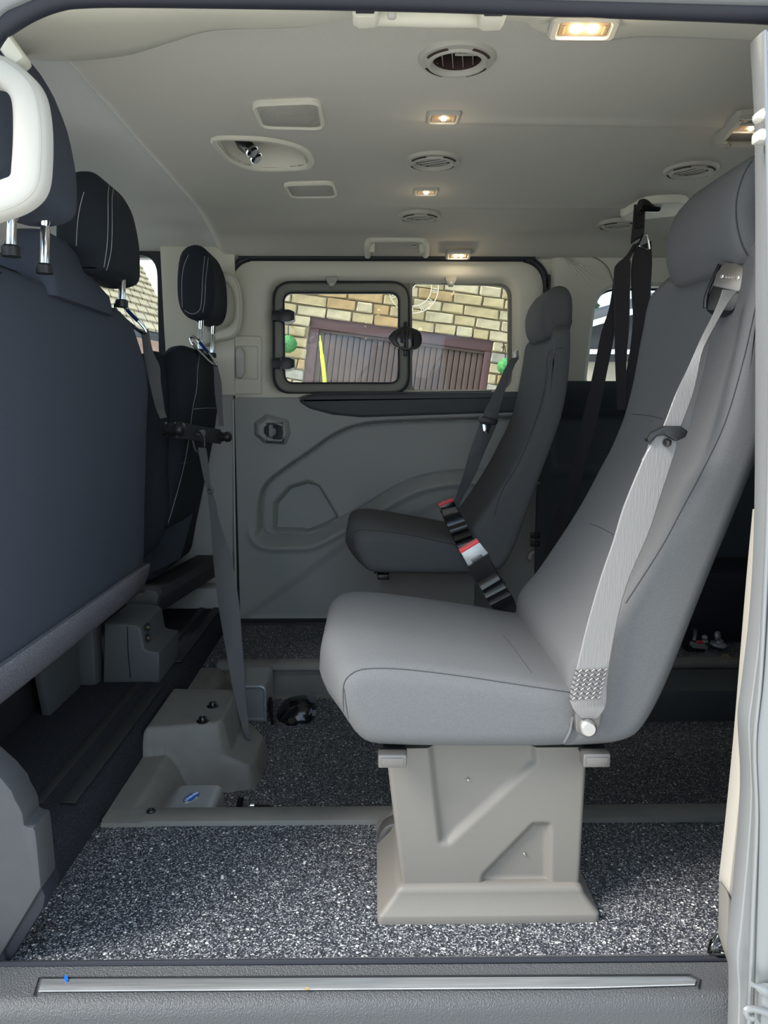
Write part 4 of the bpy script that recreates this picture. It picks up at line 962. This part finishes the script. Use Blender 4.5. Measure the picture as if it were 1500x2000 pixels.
# ================================================================== TETHER HARNESS
BL, BR = at(338, 838, Y=2.02), at(432, 853, Y=2.30)
hn = thing('tether_bar', 'black spreader bar with end knobs hung between the front seats', 'tether', (BL+BR)/2)
ax = (BR-BL).normalized()
obj('bar', prism([BL+ax*.03+Vector((0, 0, .021)), BR+Vector((0, 0, .021)), BR+Vector((0, 0, -.021)), BL+ax*.03+Vector((0, 0, -.021))], (-.008, -.004, 0), .001), 'rubber_mat', hn)
for P_, l_ in ((BL, 1.), (BR, .8)):
    r_ = .018*l_+.001
    dd = Vector((1, -.25, -.04)) if P_ is BL else Vector((1, -.3, 0))
    kx = Vector((1, -.1, 0)).normalized()
    kb = obj('end_knob', xf(lathe([(0, -.048), (r_*.6, -.047), (r_*.95, -.040), (r_, -.03), (r_*.8, -.026), (r_*.8, -.012), (r_*.95, -.010), (r_*.95, .010), (r_*.8, .012), (r_*.8, .020), (r_, .024), (r_, .040), (r_*.8, .050), (r_*.4, .055), (0, .056)], P_, kx, 18), lambda q: q-kx*((q-P_).dot(kx)*.42)), 'black_plastic', hn)
obj('shackle', lathe([(0, -.012), (.007, -.012), (.007, .004), (.010, .005), (.010, .016), (0, .017)], at(388, 846, Y=2.15), (1, -.2, 0), 12), 'steel', hn)
rg_ = [at(u, v, Y=2.14) for u, v in soft([(376, 858), (381, 846), (391, 845), (398, 856), (399, 872), (396, 882), (386, 884), (380, 876)], 3)]
obj('ring', tube(rg_[::1], .0038, 8, closed=True), 'black_plastic', hn)
def sling(label, edges, cara, Y, th=.0022):
    t = thing('hanging_sling', label, 'strap', at(edges[-1][0], edges[-1][1], Y=Y), 'slings with karabiners on the headrest posts')
    obj('webbing', strip_px(edges, th), 'webbing', t, ang=30)
    a, b, wv = cara   # karabiner: two end pixels, half width
    A, B = at(*a[:2], Y=a[2]), at(*b[:2], Y=b[2]); d = (B-A); s_ = d.cross(Vector((.3, 1, 0))).normalized()*wv
    loop = [A+s_*.7+d*.05, A-d*.03, A-s_*.7+d*.05, A-s_+d*.25, B-s_*.8-d*.25, B-s_*.5-d*.06, B+d*.02, B+s_*.5-d*.06, B+s_*.8-d*.25, A+s_+d*.25]
    kk = obj('karabiner', tube(loop, .0042, 8, closed=True, k=4), 'chrome', t)
    obj('gate', tube([A+s_*1.02+d*.28, B+s_*.85-d*.34], .0048, 8), 'blue_metal', kk)
    return t
sling('black webbing sling hanging at the corner of the double seat back',
      [(274, 648, 290, 642, 2.0), (278, 668, 293, 660, 2.0), (280, 690, 300, 690, 2.0), (285, 720, 312, 715, 2.0), (290, 742, 314, 745, 2.0), (298, 775, 319, 780, 2.0), (305, 800, 322, 802, 2.01), (313, 818, 326, 815, 2.01)], ((226, 596, 1.98), (284, 650, 2.0), .011), 2.0)
sling('thinner black webbing sling hanging from the driver headrest post',
      [(416, 712, 424, 708, 2.30), (418, 728, 427, 722, 2.30), (418, 745, 433, 750, 2.30), (420, 775, 434, 785, 2.30), (424, 805, 435, 808, 2.30), (428, 832, 437, 832, 2.30)], ((374, 660, 2.34), (420, 712, 2.30), .010), 2.3)
st = thing('tether_strap', 'long dark webbing strap running from the spreader bar to the floor', 'strap', at(487, 1445, Y=1.74))
obj('webbing', strip_px([(386, 880, 402, 880, 2.13), (392, 900, 405, 897, 2.12), (398, 925, 407, 922, 2.10), (403, 950, 411, 950, 2.08), (407, 985, 421, 980, 2.06), (411, 1020, 428, 1015, 2.04), (414, 1060, 441, 1055, 2.01), (418, 1110, 455, 1105, 1.98), (426, 1180, 467, 1178, 1.94), (436, 1240, 472, 1240, 1.90), (446, 1300, 477, 1305, 1.86), (457, 1360, 481, 1370, 1.81), (470, 1410, 486, 1415, 1.77), (480, 1440, 488, 1446, 1.74)], .002), 'webbing', st, ang=30)
obj('stitched_loop', strip_px([(387, 874, 403, 876, 2.125), (390, 895, 406, 896, 2.112), (397, 930, 409, 930, 2.09), (404, 957, 413, 956, 2.07)], .003), 'webbing', st, ang=30)
obj('webbing_end', tube([at(u, v, Y=2.06) for u, v in [(409, 950), (415, 957), (413, 962), (408, 960)]], .004, 8, k=3), 'webbing', st)

# ================================================================== OVERHEAD BELT BEHIND THE NEAR SEAT
rc = onc(1262, 396)
ob = thing('overhead_belt', 'black belts hanging from the pale ceiling reel behind the near backrest', 'seat belt', rc)
bz = [onc(*p) for p in [(1212, 408), (1235, 398), (1262, 384), (1330, 380), (1345, 392), (1320, 408), (1250, 416), (1220, 416)]]
bzz = prof_x([(p.x, p.y) for p in bz], 3)
obj('reel_cover', plate(bzz, lambda x, y, d: Vector((x, y, zc(x, y)-d)), -.005, .022, .010), 'cream', ob)
YO = rc.y
obj('reel', lathe([(0, -.028), (.015, -.028), (.017, -.022), (.017, .022), (.015, .028), (0, .028)], at(1268, 402, Y=YO-.05), (1, .2, 0), 18), 'black_gloss', ob)
obj('top_webbing', strip_px([(1238, 400, 1261, 398, YO-.02), (1237, 415, 1260, 415, YO-.022), (1235, 440, 1259, 446, YO-.024), (1232, 465, 1256, 462, YO-.024), (1232, 478, 1248, 462, YO-.024)], .003), 'webbing_dark', ob, ang=30)
zz = [at(u, v, Y=YO-.027) for u, v in [(1240, 418), (1254, 420), (1240, 428), (1254, 430), (1240, 438), (1254, 440), (1240, 448), (1240, 418), (1240, 418), (1254, 420), (1254, 446), (1240, 446)]]
obj('belt_stitching', tube(zz, .0012, 5), 'black_gloss', ob)
obj('buckle_frame', tube([at(u, v, Y=YO-.03) for u, v in [(1256, 458), (1264, 458), (1268, 486), (1262, 488), (1248, 480)]], .003, 8, closed=True), 'chrome', ob)
obj('buckle_bar', tube([at(u, v, Y=YO-.03) for u, v in [(1236, 490), (1248, 478), (1257, 458)]], .004, 8), 'black_gloss', ob)
obj('hanging_belt', strip_px([(1236, 478, 1250, 472, YO-.02), (1222, 500, 1238, 492, YO-.02), (1204, 516, 1230, 508, YO-.02), (1199, 530, 1232, 512, YO-.02), (1199, 570, 1231, 560, YO-.02), (1200, 640, 1229, 640, YO-.01), (1201, 700, 1224, 700, YO), (1205, 800, 1222, 800, YO+.02)], .003), 'webbing_dark', ob, ang=30)
obj('hanging_belt', strip_px([(1240, 486, 1272, 470, YO), (1234, 510, 1274, 510, YO), (1232, 540, 1272, 550, YO), (1234, 590, 1270, 590, YO), (1236, 620, 1264, 625, YO), (1232, 670, 1252, 670, YO+.01), (1224, 720, 1244, 720, YO+.02), (1212, 790, 1230, 790, YO+.03)], .003), 'webbing_dark', ob, ang=30)
obj('hanging_belt', strip_px([(1200, 530, 1230, 540, YO+.02), (1190, 600, 1205, 600, YO+.04), (1174, 650, 1200, 655, YO+.06), (1160, 720, 1186, 725, YO+.08), (1142, 800, 1170, 806, YO+.11), (1124, 880, 1150, 886, YO+.14), (1106, 950, 1130, 956, YO+.17), (1084, 1010, 1110, 1016, YO+.2), (1060, 1080, 1086, 1086, YO+.23)], .003), 'webbing_dark', ob, ang=30)

# ================================================================== SUNKEN CHANNEL: moulding with hump, winches, floor clutter
hx0, hx1, hy0, hy1 = -.506, -.225, 1.34, 2.183
UPB = fillet([(-.52, 1.600), (-.338, 1.632), (-.325, 1.66), (-.322, 1.845), (-.34, 1.87), (-.52, 1.88)], .02, 4)
LOB = fillet([(-.52, 1.600), (-.268, 1.618), (-.255, 1.66), (-.255, 1.80), (-.30, 1.845), (-.52, 1.86)], .025, 4)
EDGE = [(-.52, 1.2), (-.445, 1.2), (-.445, 2.3), (-.52, 2.3)]
NX, NY = 110, 200
gx, gy = np.meshgrid(np.linspace(hx0, hx1, NX+1), np.linspace(hy0, hy1, NY+1))
base = -.0885+.088*sst(-gx, .385, .460)-.0006*(gx > -.38)
zu = -.09+.148*sst(-sdf(gx, gy, UPB), -.030, .022); zl_ = -.09+.078*sst(-sdf(gx, gy, LOB), -.008, .016)
zl_ -= .028*sst(gx, -.34, -.26)*(zl_ > -.085)
Zm = np.maximum(base, np.maximum(zu, zl_))
Zm = np.where(Zm < -.0875, -.0895, Zm)
mo = thing('channel_moulding', 'grey moulded side trim with a bolted hump left of the sunken floor', 'floor trim', (-.40, 1.75, -.088))
ff = lambda s, t: Vector((hx0+(hx1-hx0)*s, hy0+(hy1-hy0)*t, float(Zm[int(round(t*NY)), int(round(s*NX))])))
fv, fc = grid(NX, NY, ff, lambda p: p.z > -.0886)
obj('hump', (fv, fc), 'floor_trim', mo, ang=70)
for (x, y) in ((-.379, 1.742), (-.384, 1.655)):
    b = obj('bolt', lathe([(0, 0), (.014, 0), (.014, .002), (.009, .003), (.009, .009), (.0075, .011), (.004, .011), (.003, .008), (0, .008)], (x, y, .057), (0, 0, 1), 12), 'black_gloss', mo)

def winch(name, label, c, s, badge):
    t = thing(name, label, 'winch', c)
    x, y, z = c; W, L, Hh = s
    prof = fillet([(-W/2, 0), (W/2, 0), (W/2, Hh), (-W*.22, Hh), (-W/2, Hh*.45)], [.002, .002, .018, .03, .02], 6)
    obj('cover', loft([[Vector((x+a, y+yy, z+b)) for a, b in off2(prof, i)] for yy, i in ((-L/2, .003), (-L/2+.003, 0), (L/2-.003, 0), (L/2, .003))]), 'brushed_metal', t, ang=40)
    obj('front_edge', loft([[Vector((x+a, y+yy, z+b)) for a, b in q] for q, yy in ((prof, -L/2-.0005), (prof, -L/2-.004), (off2(prof, .004), -L/2-.005), (off2(prof, .007), -L/2-.004), (off2(prof, .007), -L/2+.002))], caps=(False, False)), 'alu', t)
    obj('front_plate', prism([(x+a, y-L/2+.0015, z+b) for a, b in off2(prof, .006)], (0, .002, 0)), 'dark_steel', t)
    return t
zc_ = -.088
a = winch('floor_winch', 'brushed metal floor winch with a blue oval badge near the front bar', (-.372, 1.440, zc_), (.125, .118, .075), True)
# badge lies on the sloped-over top facing up
o_ = at(374, 1557, Z=zc_+.0758)
n_ = Vector((0, 0, 1)); ang_ = radians(62)
ux = Vector((cos(ang_), sin(ang_), 0)); uy = Vector((-sin(ang_), cos(ang_), 0))
el = [(cos(2*pi*k/28), sin(2*pi*k/28)) for k in range(28)]
bdg = obj('badge_rim', loft([[o_+ux*(x*.022*k)+uy*(y*.0105*k)+Vector((0, 0, h)) for x, y in el] for k, h in ((1, -.002), (1, .0006), (.97, .001))]), 'chrome', a)
obj('badge', loft([[o_+ux*(x*.0195*k)+uy*(y*.0085*k)+Vector((0, 0, h)) for x, y in el] for k, h in ((1, 0), (1, .0012), (.97, .0015))]), 'blue_badge', bdg)
fc_ = bpy.data.curves.new('badge_word', 'FONT'); fc_.body = 'UNWIN'; fc_.size = .0105; fc_.extrude = .0003; fc_.align_x = 'CENTER'; fc_.align_y = 'CENTER'
fo = bpy.data.objects.new('badge_lettering', fc_); COL.objects.link(fo)
fo.matrix_world = Matrix.Translation(o_+Vector((0, 0, .0017))) @ Matrix((ux, uy, n_)).transposed().to_4x4()
dg = bpy.context.evaluated_depsgraph_get(); me = bpy.data.meshes.new_from_object(fo.evaluated_get(dg)); mw = fo.matrix_world.copy()
geo = ([mw @ v.co for v in me.vertices], [list(p.vertices) for p in me.polygons]); bpy.data.objects.remove(fo)
obj('badge_lettering', geo, 'white_print', bdg, ang=10)
obj('cover_hole', lathe([(.008, 0), (.0105, 0), (.0105, .0012), (.008, .0012)], at(341, 1562, Z=zc_+.052), (-.7, 0, .7), 16, cap=False), 'black_plastic', a)
b = winch('floor_winch', 'second metal floor winch behind the hump, beside the strap', (-.345, 2.075, zc_), (.11, .15, .10), False)
obj('latch_tongue', prism([(-.385+.0, 1.998, zc_+.06), (-.365, 1.998, zc_+.09), (-.35, 1.998, zc_+.09), (-.355, 1.998, zc_+.06)], (0, .004, 0), .001), 'alu', b)
# black loose retractor cover
tc_ = at(575, 1405, Z=zc_)
rt = thing('retractor_cover', 'shiny black domed cover lying on the sunken floor by the grey seat', 'cover', tc_)
YR = tc_.y
shell = [[at(u, v, Y=YR+dy) for u, v in q] for q, dy in (
    (soft([(528, 1420), (538, 1396), (556, 1368), (585, 1358), (608, 1362), (618, 1380), (612, 1412)], 3), .05),
    (soft([(530, 1424), (541, 1400), (560, 1376), (588, 1366), (610, 1372), (617, 1388), (612, 1414)], 3), .012),
    (soft([(536, 1426), (545, 1410), (563, 1392), (588, 1384), (604, 1390), (609, 1400), (606, 1416)], 3), -.015),
    (soft([(545, 1426), (552, 1418), (566, 1410), (584, 1406), (596, 1408), (600, 1412), (599, 1418)], 3), -.03))]
obj('shell', loft(shell, caps=(True, True)), 'black_gloss', rt, ang=70)
obj('boss', lathe([(0, -.01), (.020, -.01), (.016, .006), (.010, .012), (0, .013)], at(570, 1412, Y=YR-.028), (0, -.6, .8), 16), 'black_gloss', rt)
obj('fabric_tab', prism([at(u, v, Y=YR-.005) for u, v in [(598, 1362), (612, 1354), (618, 1362), (617, 1374), (606, 1372)]], (0, .004, 0), .001), 'webbing', rt)
obj('velcro_strip', prism([at(u, v, Y=YR-.012) for u, v in [(598, 1391), (618, 1386), (616, 1398), (597, 1400)]], (0, .004, 0), .001), 'felt', rt)
ck = thing('cable_loop', 'short black wire loop with steel pin between winch and domed cover', 'cable', at(522, 1400, Z=zc_))
obj('wire', tube([at(u, v, Y=YR-.03) for u, v in [(528, 1362), (526, 1378), (530, 1400), (534, 1420), (540, 1425)]], .005, 8, k=4), 'black_gloss', ck)
obj('pin', tube([at(506, 1386, Y=YR), at(522, 1382, Y=YR)], .003, 8), 'chrome', ck)
obj('bracket', prism([at(u, v, Y=YR+.0) for u, v in [(508, 1384), (524, 1372), (534, 1372), (530, 1396), (520, 1390)]], (0, .02, 0), .002), 'black_plastic', ck)
hk = thing('bent_rod', 'short bent black rod lying just behind the front floor bar', 'rod', at(520, 1582, Z=zc_))
obj('rod', tube([at(u, v, Z=zc_+.045) for u, v in [(496, 1574), (515, 1575), (530, 1578), (538, 1586), (541, 1600)]], .0042, 8, k=4), 'black_gloss', hk)
obj('rod_end', lathe([(0, 0), (.006, 0), (.006, .008), (0, .008)], at(497, 1574, Z=zc_+.045), (-1, 0, 0), 10), 'chrome', hk)
kp = thing('floor_pin', 'small black pin tip just behind the front floor bar', 'pin', at(464, 1588, Z=zc_))
obj('pin', lathe([(0, 0), (.007, 0), (.007, .040), (.004, .046), (0, .047)], at(464, 1594, Z=zc_), (.2, 0, 1), 12), 'black_gloss', kp)
# black foot bracket behind the near pedestal
fb_ = thing('floor_bracket', 'grey arched floor bracket peeping from behind the beige pedestal', 'bracket', at(750, 1660, Z=0))
arch = [(735, 1660), (738, 1640), (748, 1620), (764, 1610), (790, 1606), (790, 1622), (770, 1622), (757, 1632), (748, 1648), (746, 1660)]
obj('arch', prism([at(u, v, Y=1.235) for u, v in soft(arch, 2)], (0, .03, 0), .002), 'dark_steel', fb_)
obj('foot', prism([at(u, v, Y=1.24) for u, v in [(746, 1662), (748, 1650), (760, 1638), (790, 1636), (790, 1662)]], (0, .03, 0), .002), 'black_plastic', fb_)

# tie-down fitting and scraps on the far strip at the rear right
tf = thing('tie_down_fitting', 'chrome tie down fitting with round knobs on the dark rear floor', 'fitting', at(1395, 1262, Z=0.0))
YT = 2.33
kp0 = at(1402, 1262, Y=YT)
obj('knob_base', lathe([(0, 0), (.022, .0), (.026, .005), (.024, .010), (.014, .013), (.012, .022), (0, .023)], kp0, (.15, -.1, 1), 20), 'brushed_metal', tf)
obj('knob_head', lathe([(0, -.007), (.012, -.007), (.015, -.004), (.015, .004), (.012, .007), (0, .007)], kp0+Vector((-.004, -.004, .034)), (.75, -.55, .15), 18), 'brushed_metal', tf)
kp1 = at(1376, 1256, Y=YT+.01)
obj('small_knob', lathe([(0, 0), (.010, 0), (.012, .006), (.008, .012), (.010, .020), (.006, .026), (0, .027)], kp1, (-.1, -.1, 1), 14), 'brushed_metal', tf)
obj('lever', box(at(1364, 1262, Y=YT-.01), (.05, .03, .018), .005, rot=Matrix.Rotation(radians(14), 3, 'Y')), 'brushed_metal', tf)
obj('upper_lever', tube([at(1355, 1250, Y=YT), at(1358, 1236, Y=YT), at(1356, 1228, Y=YT)], .007, 8, k=3), 'chrome', tf)
obj('red_tab', box(at(1367, 1254, Y=YT-.03), (.020, .01, .008), .002), 'red_plastic', tf)
obj('track_body', box(at(1355, 1268, Y=YT+.0), (.06, .05, .03), .006), 'black_plastic', tf)
sc_ = thing('belt_end', 'grey belt end with a frayed brass hook near the chrome fitting', 'strap', at(1400, 1283, Z=.0))
obj('tape', prism([at(u, v, Z=.004) for u, v in [(1345, 1280), (1374, 1278), (1378, 1272), (1408, 1282), (1404, 1292), (1340, 1288)]], (0, 0, .003), .001), 'felt', sc_)
rnd = random.Random(3)
obj('frayed_hook', join(*[lathe([(0, 0), (.005, 0), (.004, .008), (0, .010)], at(1416+rnd.uniform(-9, 8), 1288+rnd.uniform(-6, 5), Z=.004), (rnd.uniform(-1, 1), rnd.uniform(-1, 1), .6), 6) for _ in range(14)]), 'amber_brass', sc_)
wc = thing('clip_hook', 'small white clip on the dark rear quarter trim', 'clip', at(1038, 1083, Y=2.64))
obj('clip', prism([at(u, v, Y=2.64) for u, v in [(1030, 1092), (1033, 1082), (1040, 1076), (1046, 1078), (1040, 1084), (1038, 1094)]], (0, .012, 0), .002), 'cream_light', wc)
# small marks on the sill strip
for u, v, c_ in ((129, 1911, 'blue_badge'),):
    obj('paint_fleck', prism([at(u+a_, v+b_, Z=.0062) for a_, b_ in [(-4, 3), (-3, -5), (3, -6), (4, 4), (0, 6)]], (0, 0, .0006)), 'blue_badge', sill)
obj('rust_fleck', prism([at(599+a_, 1931+b_, Z=.0055) for a_, b_ in [(-5, 1), (-2, -3), (3, -2), (7, 1), (1, 3)]], (0, 0, .0005)), 'stone_d', sill)

# ================================================================== OUTSIDE
struct('ground', box((0, 0, -.60), (120, 120, .05)), 'paving')
PHI = radians(7.4); YW = 16.0; K = YW/1500
O_ = at(780, 640, Y=YW)
aa = Vector((cos(PHI), 0, -sin(PHI))); bb = Vector((sin(PHI), 0, cos(PHI)))
W3 = lambda a_, b_, d: O_+aa*a_+bb*b_+Vector((0, d, 0))
def uv2ab(u, v):
    p = at(u, v, Y=YW)-O_; return p.dot(aa), p.dot(bb)
hs = thing('stone_house', 'sunlit yellow stone house wall seen through the far sliding door windows', 'house', (O_.x, YW, -.6))
gl0, gl1 = uv2ab(604, 640), uv2ab(960, 690); gt = uv2ab(620, 612)[1]; gb = -3.2
ga0, ga1 = gl0[0], gl1[0]
for q in ([(-3.4, gb), (ga0, gb), (ga0, 3.2), (-3.4, 3.2)], [(ga1, gb), (2.7, gb), (2.7, 3.2), (ga1, 3.2)], [(ga0, gt), (ga1, gt), (ga1, 3.2), (ga0, 3.2)]): obj('wall_panel', prism([W3(x, y, .06) for x, y in q], (0, .3, 0)), 'house_stone', hs)
rs = random.Random(11); y = gb+.6; CH = .215; meshes = {}
vis = lambda x, y: True
nb_ = 0
while y < 1.45:
    x = -3.6+rs.uniform(0, .4)
    while x < 3.6:
        L = rs.choice((.34, .45, .52, .6, .72)); g_ = .028
        x0, x1 = x+g_/2, x+L-g_/2
        if y+CH > gt-.01 or x1 < ga0 or x0 > ga1:
            pass
        else:
            if x0 < ga0-.12: x1 = min(x1, ga0-.01)
            elif x1 > ga1+.12: x0 = max(x0, ga1+.01)
            else: x += L; continue
        p2 = W3((x0+x1)/2, y+CH/2, 0); 
        pu = p2-Vector((0, 0, H)); zd = pu.dot(Vector(FW)); uu = 750+F*pu.dot(Vector(RT))/zd; vv = 1000-F*pu.dot(Vector(UP))/zd
        if 500 < uu < 1060 and 525 < vv < 800 and nb_ < 290:
            key = round(x1-x0, 2), rs.randint(0, 2), rs.choice('aabbbcd')
            if key not in meshes:
                bm = bmesh.new(); bmesh.ops.create_cube(bm, size=1); bmesh.ops.scale(bm, vec=(key[0], .14, CH-g_), verts=bm.verts)
                bmesh.ops.bevel(bm, geom=[e for e in bm.edges], offset=.018, segments=1, affect='EDGES')
                for v_ in bm.verts: v_.co += Vector((rs.uniform(-.010, .010), rs.uniform(-.015, .015), rs.uniform(-.010, .010)))
                me = bpy.data.meshes.new('brick'); bm.to_mesh(me); bm.free(); me.materials.append(MATS['stone_'+key[2]]); meshes[key] = me
            ob_ = bpy.data.objects.new('brick', meshes[key]); COL.objects.link(ob_); ob_.parent = hs
            ob_.location = W3((x0+x1)/2, y+CH/2, .03+rs.uniform(-.012, .02))-hs.location; ob_.rotation_euler = (0, PHI, 0); nb_ += 1
        x += L
    y += CH
gd = thing('garage_door', 'wide brown planked timber garage door set in the stone wall', 'door', W3((ga0+ga1)/2, gb, .1))
lt0 = uv2ab(622, 642)[1]
obj('head_beam', prism([W3(ga0, lt0, .02), W3(ga1, lt0, .02), W3(ga1, gt, .02), W3(ga0, gt, .02)], (0, .16, 0), .02), 'garage_purple', gd)
obj('door_rail', prism([W3(ga0+.18, lt0-.06, .06), W3(ga1-.1, lt0-.06, .06), W3(ga1-.1, lt0, .06), W3(ga0+.18, lt0, .06)], (0, .1, 0), .01), 'garage_brown', gd)
for a_, b_ in ((ga0, ga0+.2), (ga1-.14, ga1)): obj('door_jamb', prism([W3(a_, gb, .02), W3(b_, gb, .02), W3(b_, lt0, .02), W3(a_, lt0, .02)], (0, .16, 0), .02), 'garage_purple', gd)
pk = None; x = ga0+.2; PW = .122
while x+PW < ga1-.12:
    if pk is None:
        pk = obj('plank', prism([W3(x+.008, gb, .09), W3(x+PW-.008, gb, .09), W3(x+PW-.008, lt0-.05, .09), W3(x+.008, lt0-.05, .09)], (0, .05, 0), .012), 'garage_brown', gd); px0 = x
    else:
        c_ = pk.copy(); COL.objects.link(c_); c_.parent = gd; c_.location = aa*(x-px0)
    x += PW
obj('backing', prism([W3(ga0, gb, .16), W3(ga1, gb, .16), W3(ga1, gt, .16), W3(ga0, gt, .16)], (0, .04, 0)), 'rubber', gd)
# added clock-shaped rings stand in for a pale reflection in the window glass
ck_ = thing('clock_reflection', 'pale clock shaped rings standing in for a reflection in the window glass', 'reflection', at(808, 562, Y=YW-.12))
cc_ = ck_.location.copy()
for r_ in (.50, .36): obj('ring', tube([cc_+aa*(r_*cos(2*pi*k/40))+bb*(r_*sin(2*pi*k/40)) for k in range(40)], .011, 6, closed=True), 'reflection_pale', ck_)
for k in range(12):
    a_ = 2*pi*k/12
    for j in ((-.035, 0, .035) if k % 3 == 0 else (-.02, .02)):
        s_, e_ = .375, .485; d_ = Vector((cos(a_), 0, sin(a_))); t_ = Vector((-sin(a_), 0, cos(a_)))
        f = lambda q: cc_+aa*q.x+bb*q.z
        obj('reflected_stroke', tube([f(d_*s_+t_*j), f(d_*e_+t_*j)], .010, 4), 'reflection_pale', ck_)
for a_, l_ in ((1.1, .30), (2.5, .22)): obj('reflected_hand', tube([cc_, cc_+aa*(l_*cos(a_))+bb*(l_*sin(a_))], .010, 5), 'reflection_pale', ck_)
# topiary balls
def topiary(u, v, r, label):
    c_ = at(u, v, Y=YW-.45); t = thing('topiary_ball', label, 'topiary', c_, 'green topiary balls on the house wall')
    bm = bmesh.new(); bmesh.ops.create_icosphere(bm, subdivisions=4, radius=r); rr_ = random.Random(int(u))
    for v_ in bm.verts: v_.co *= 1+rr_.uniform(-.09, .07)
    g = from_bm(bm); obj('foliage', xf(g, lambda p: p+c_), 'leaf_green', t, ang=180)
    obj('hook', tube([c_+Vector((0, 0, r)), c_+Vector((0, .1, r+.25)), c_+Vector((0, .43, r+.25))], .012, 6), 'rubber', t)
topiary(563, 672, .17, 'green topiary ball left of the garage door')
topiary(987, 716, .16, 'green topiary ball right of the garage door')
gs_ = thing('lime_reflection', 'lime green curved stake standing in for a reflection in the window glass', 'streak', at(634, 748, Y=9))  # added tube drawn for a lime streak reflected in the door glass
obj('streak_tube', tube([at(u, v, Y=9) for u, v in [(625, 655), (627, 680), (630, 705), (633, 730), (635, 760), (637, 800), (642, 1025)]], [.006]*3+[.016]*6+[.022]*30, 8, k=5, flat=.5), 'lime', gs_)
# neighbour's tiled roof seen through the driver's window
rf = thing('tiled_house', 'neighbouring house with pale stone slate roof seen past the driver headrest', 'house', at(300, 700, Y=15))
Q = lambda u, v, Y: at(u, v, Y=Y)
# roof plane corners: eaves left/right, ridge
e0, e1 = Q(60, 600, 13), Q(338, 662, 13); r0, r1 = Q(40, 420, 17.5), Q(276, 520, 17.5)
e1 = Q(345, 660, 13.)
obj('roof_deck', prism([e0, e1, r1, r0], (0, .05, -.12)), 'rubber', rf)
nr, ncol = 11, 14; tm = {}
for i in range(nr):
    for j in range(ncol):
        o_j = .5 if i % 2 else 0
        f0, f1 = i/nr, (i+1.25)/nr; g0, g1 = (j+o_j)/ncol, (j+1+o_j)/ncol
        if g1 > 1.0: g1 = 1.0
        if g0 >= 1: continue
        B = lambda g, f: (e0.lerp(e1, g)).lerp(r0.lerp(r1, g), min(f, 1))
        k4 = [B(g0+.004, f0), B(g1-.004, f0), B(g1-.004, f1), B(g0+.004, f1)]
        up_n = (e1-e0).cross(r0-e0).normalized(); up_n = up_n if up_n.z > 0 else -up_n
        lift = .07; k4 = [k4[0]+up_n*lift, k4[1]+up_n*lift, k4[2]+up_n*.02, k4[3]+up_n*.02]
        obj('roof_tile', prism(k4, -up_n*.045), 'roof_tile', rf)
obj('house_wall', prism([Q(60, 604, 13.6), Q(340, 664, 13.6), Q(340, 900, 13.6), Q(60, 900, 13.6)], (0, 4, 0)), 'pink_brick', rf)
# houses and tree beyond the rear quarter window
bg_ = thing('bungalow', 'dark roofed low building with white fascia seen through the rear quarter window', 'building', at(1180, 700, Y=14))
obj('roof', prism([Q(1136, 640, 14), Q(1420, 560, 14), Q(1420, 690, 14), Q(1136, 690, 14)], (0, 3, .4), .02), 'roof_dark', bg_)
obj('fascia', prism([Q(1136, 632, 13.9), Q(1420, 548, 13.9), Q(1420, 560, 13.9), Q(1136, 644, 13.9)], (0, .1, 0), .01), 'fascia', bg_)
obj('gutter', prism([Q(1136, 682, 13.8), Q(1420, 684, 13.8), Q(1420, 692, 13.8), Q(1136, 691, 13.8)], (0, .12, 0), .01), 'fascia', bg_)
obj('wall', prism([Q(1136, 691, 14.1), Q(1420, 691, 14.1), Q(1420, 880, 14.1), Q(1136, 880, 14.1)], (0, 2.6, 0)), 'render_tan', bg_)
obj('wall_band', prism([Q(1136, 694, 14), Q(1420, 694, 14), Q(1420, 706, 14), Q(1136, 706, 14)], (0, .2, 0)), 'roof_dark', bg_)
tr = thing('tree', 'dark green tree crown beyond the low building in the rear quarter window', 'tree', at(1148, 700, Y=22))
c_ = at(1146, 612, Y=22); rr_ = random.Random(5); gs2 = []
for k in range(60):
    d_ = Vector((rr_.gauss(0, .20), rr_.gauss(0, .2), rr_.gauss(-.1, .33))); bm = bmesh.new(); bmesh.ops.create_icosphere(bm, subdivisions=2, radius=rr_.uniform(.07, .15))
    for v_ in bm.verts: v_.co *= 1+rr_.uniform(-.25, .25)
    gs2.append(xf(from_bm(bm), lambda p, d_=d_: p+c_+d_))
obj('crown', join(*gs2), 'tree_green', tr, ang=180)
obj('trunk', tube([at(1146, 630, Y=22), at(1147, 700, Y=22), at(1148, 890, Y=22)], .12, 8), 'rubber', tr)
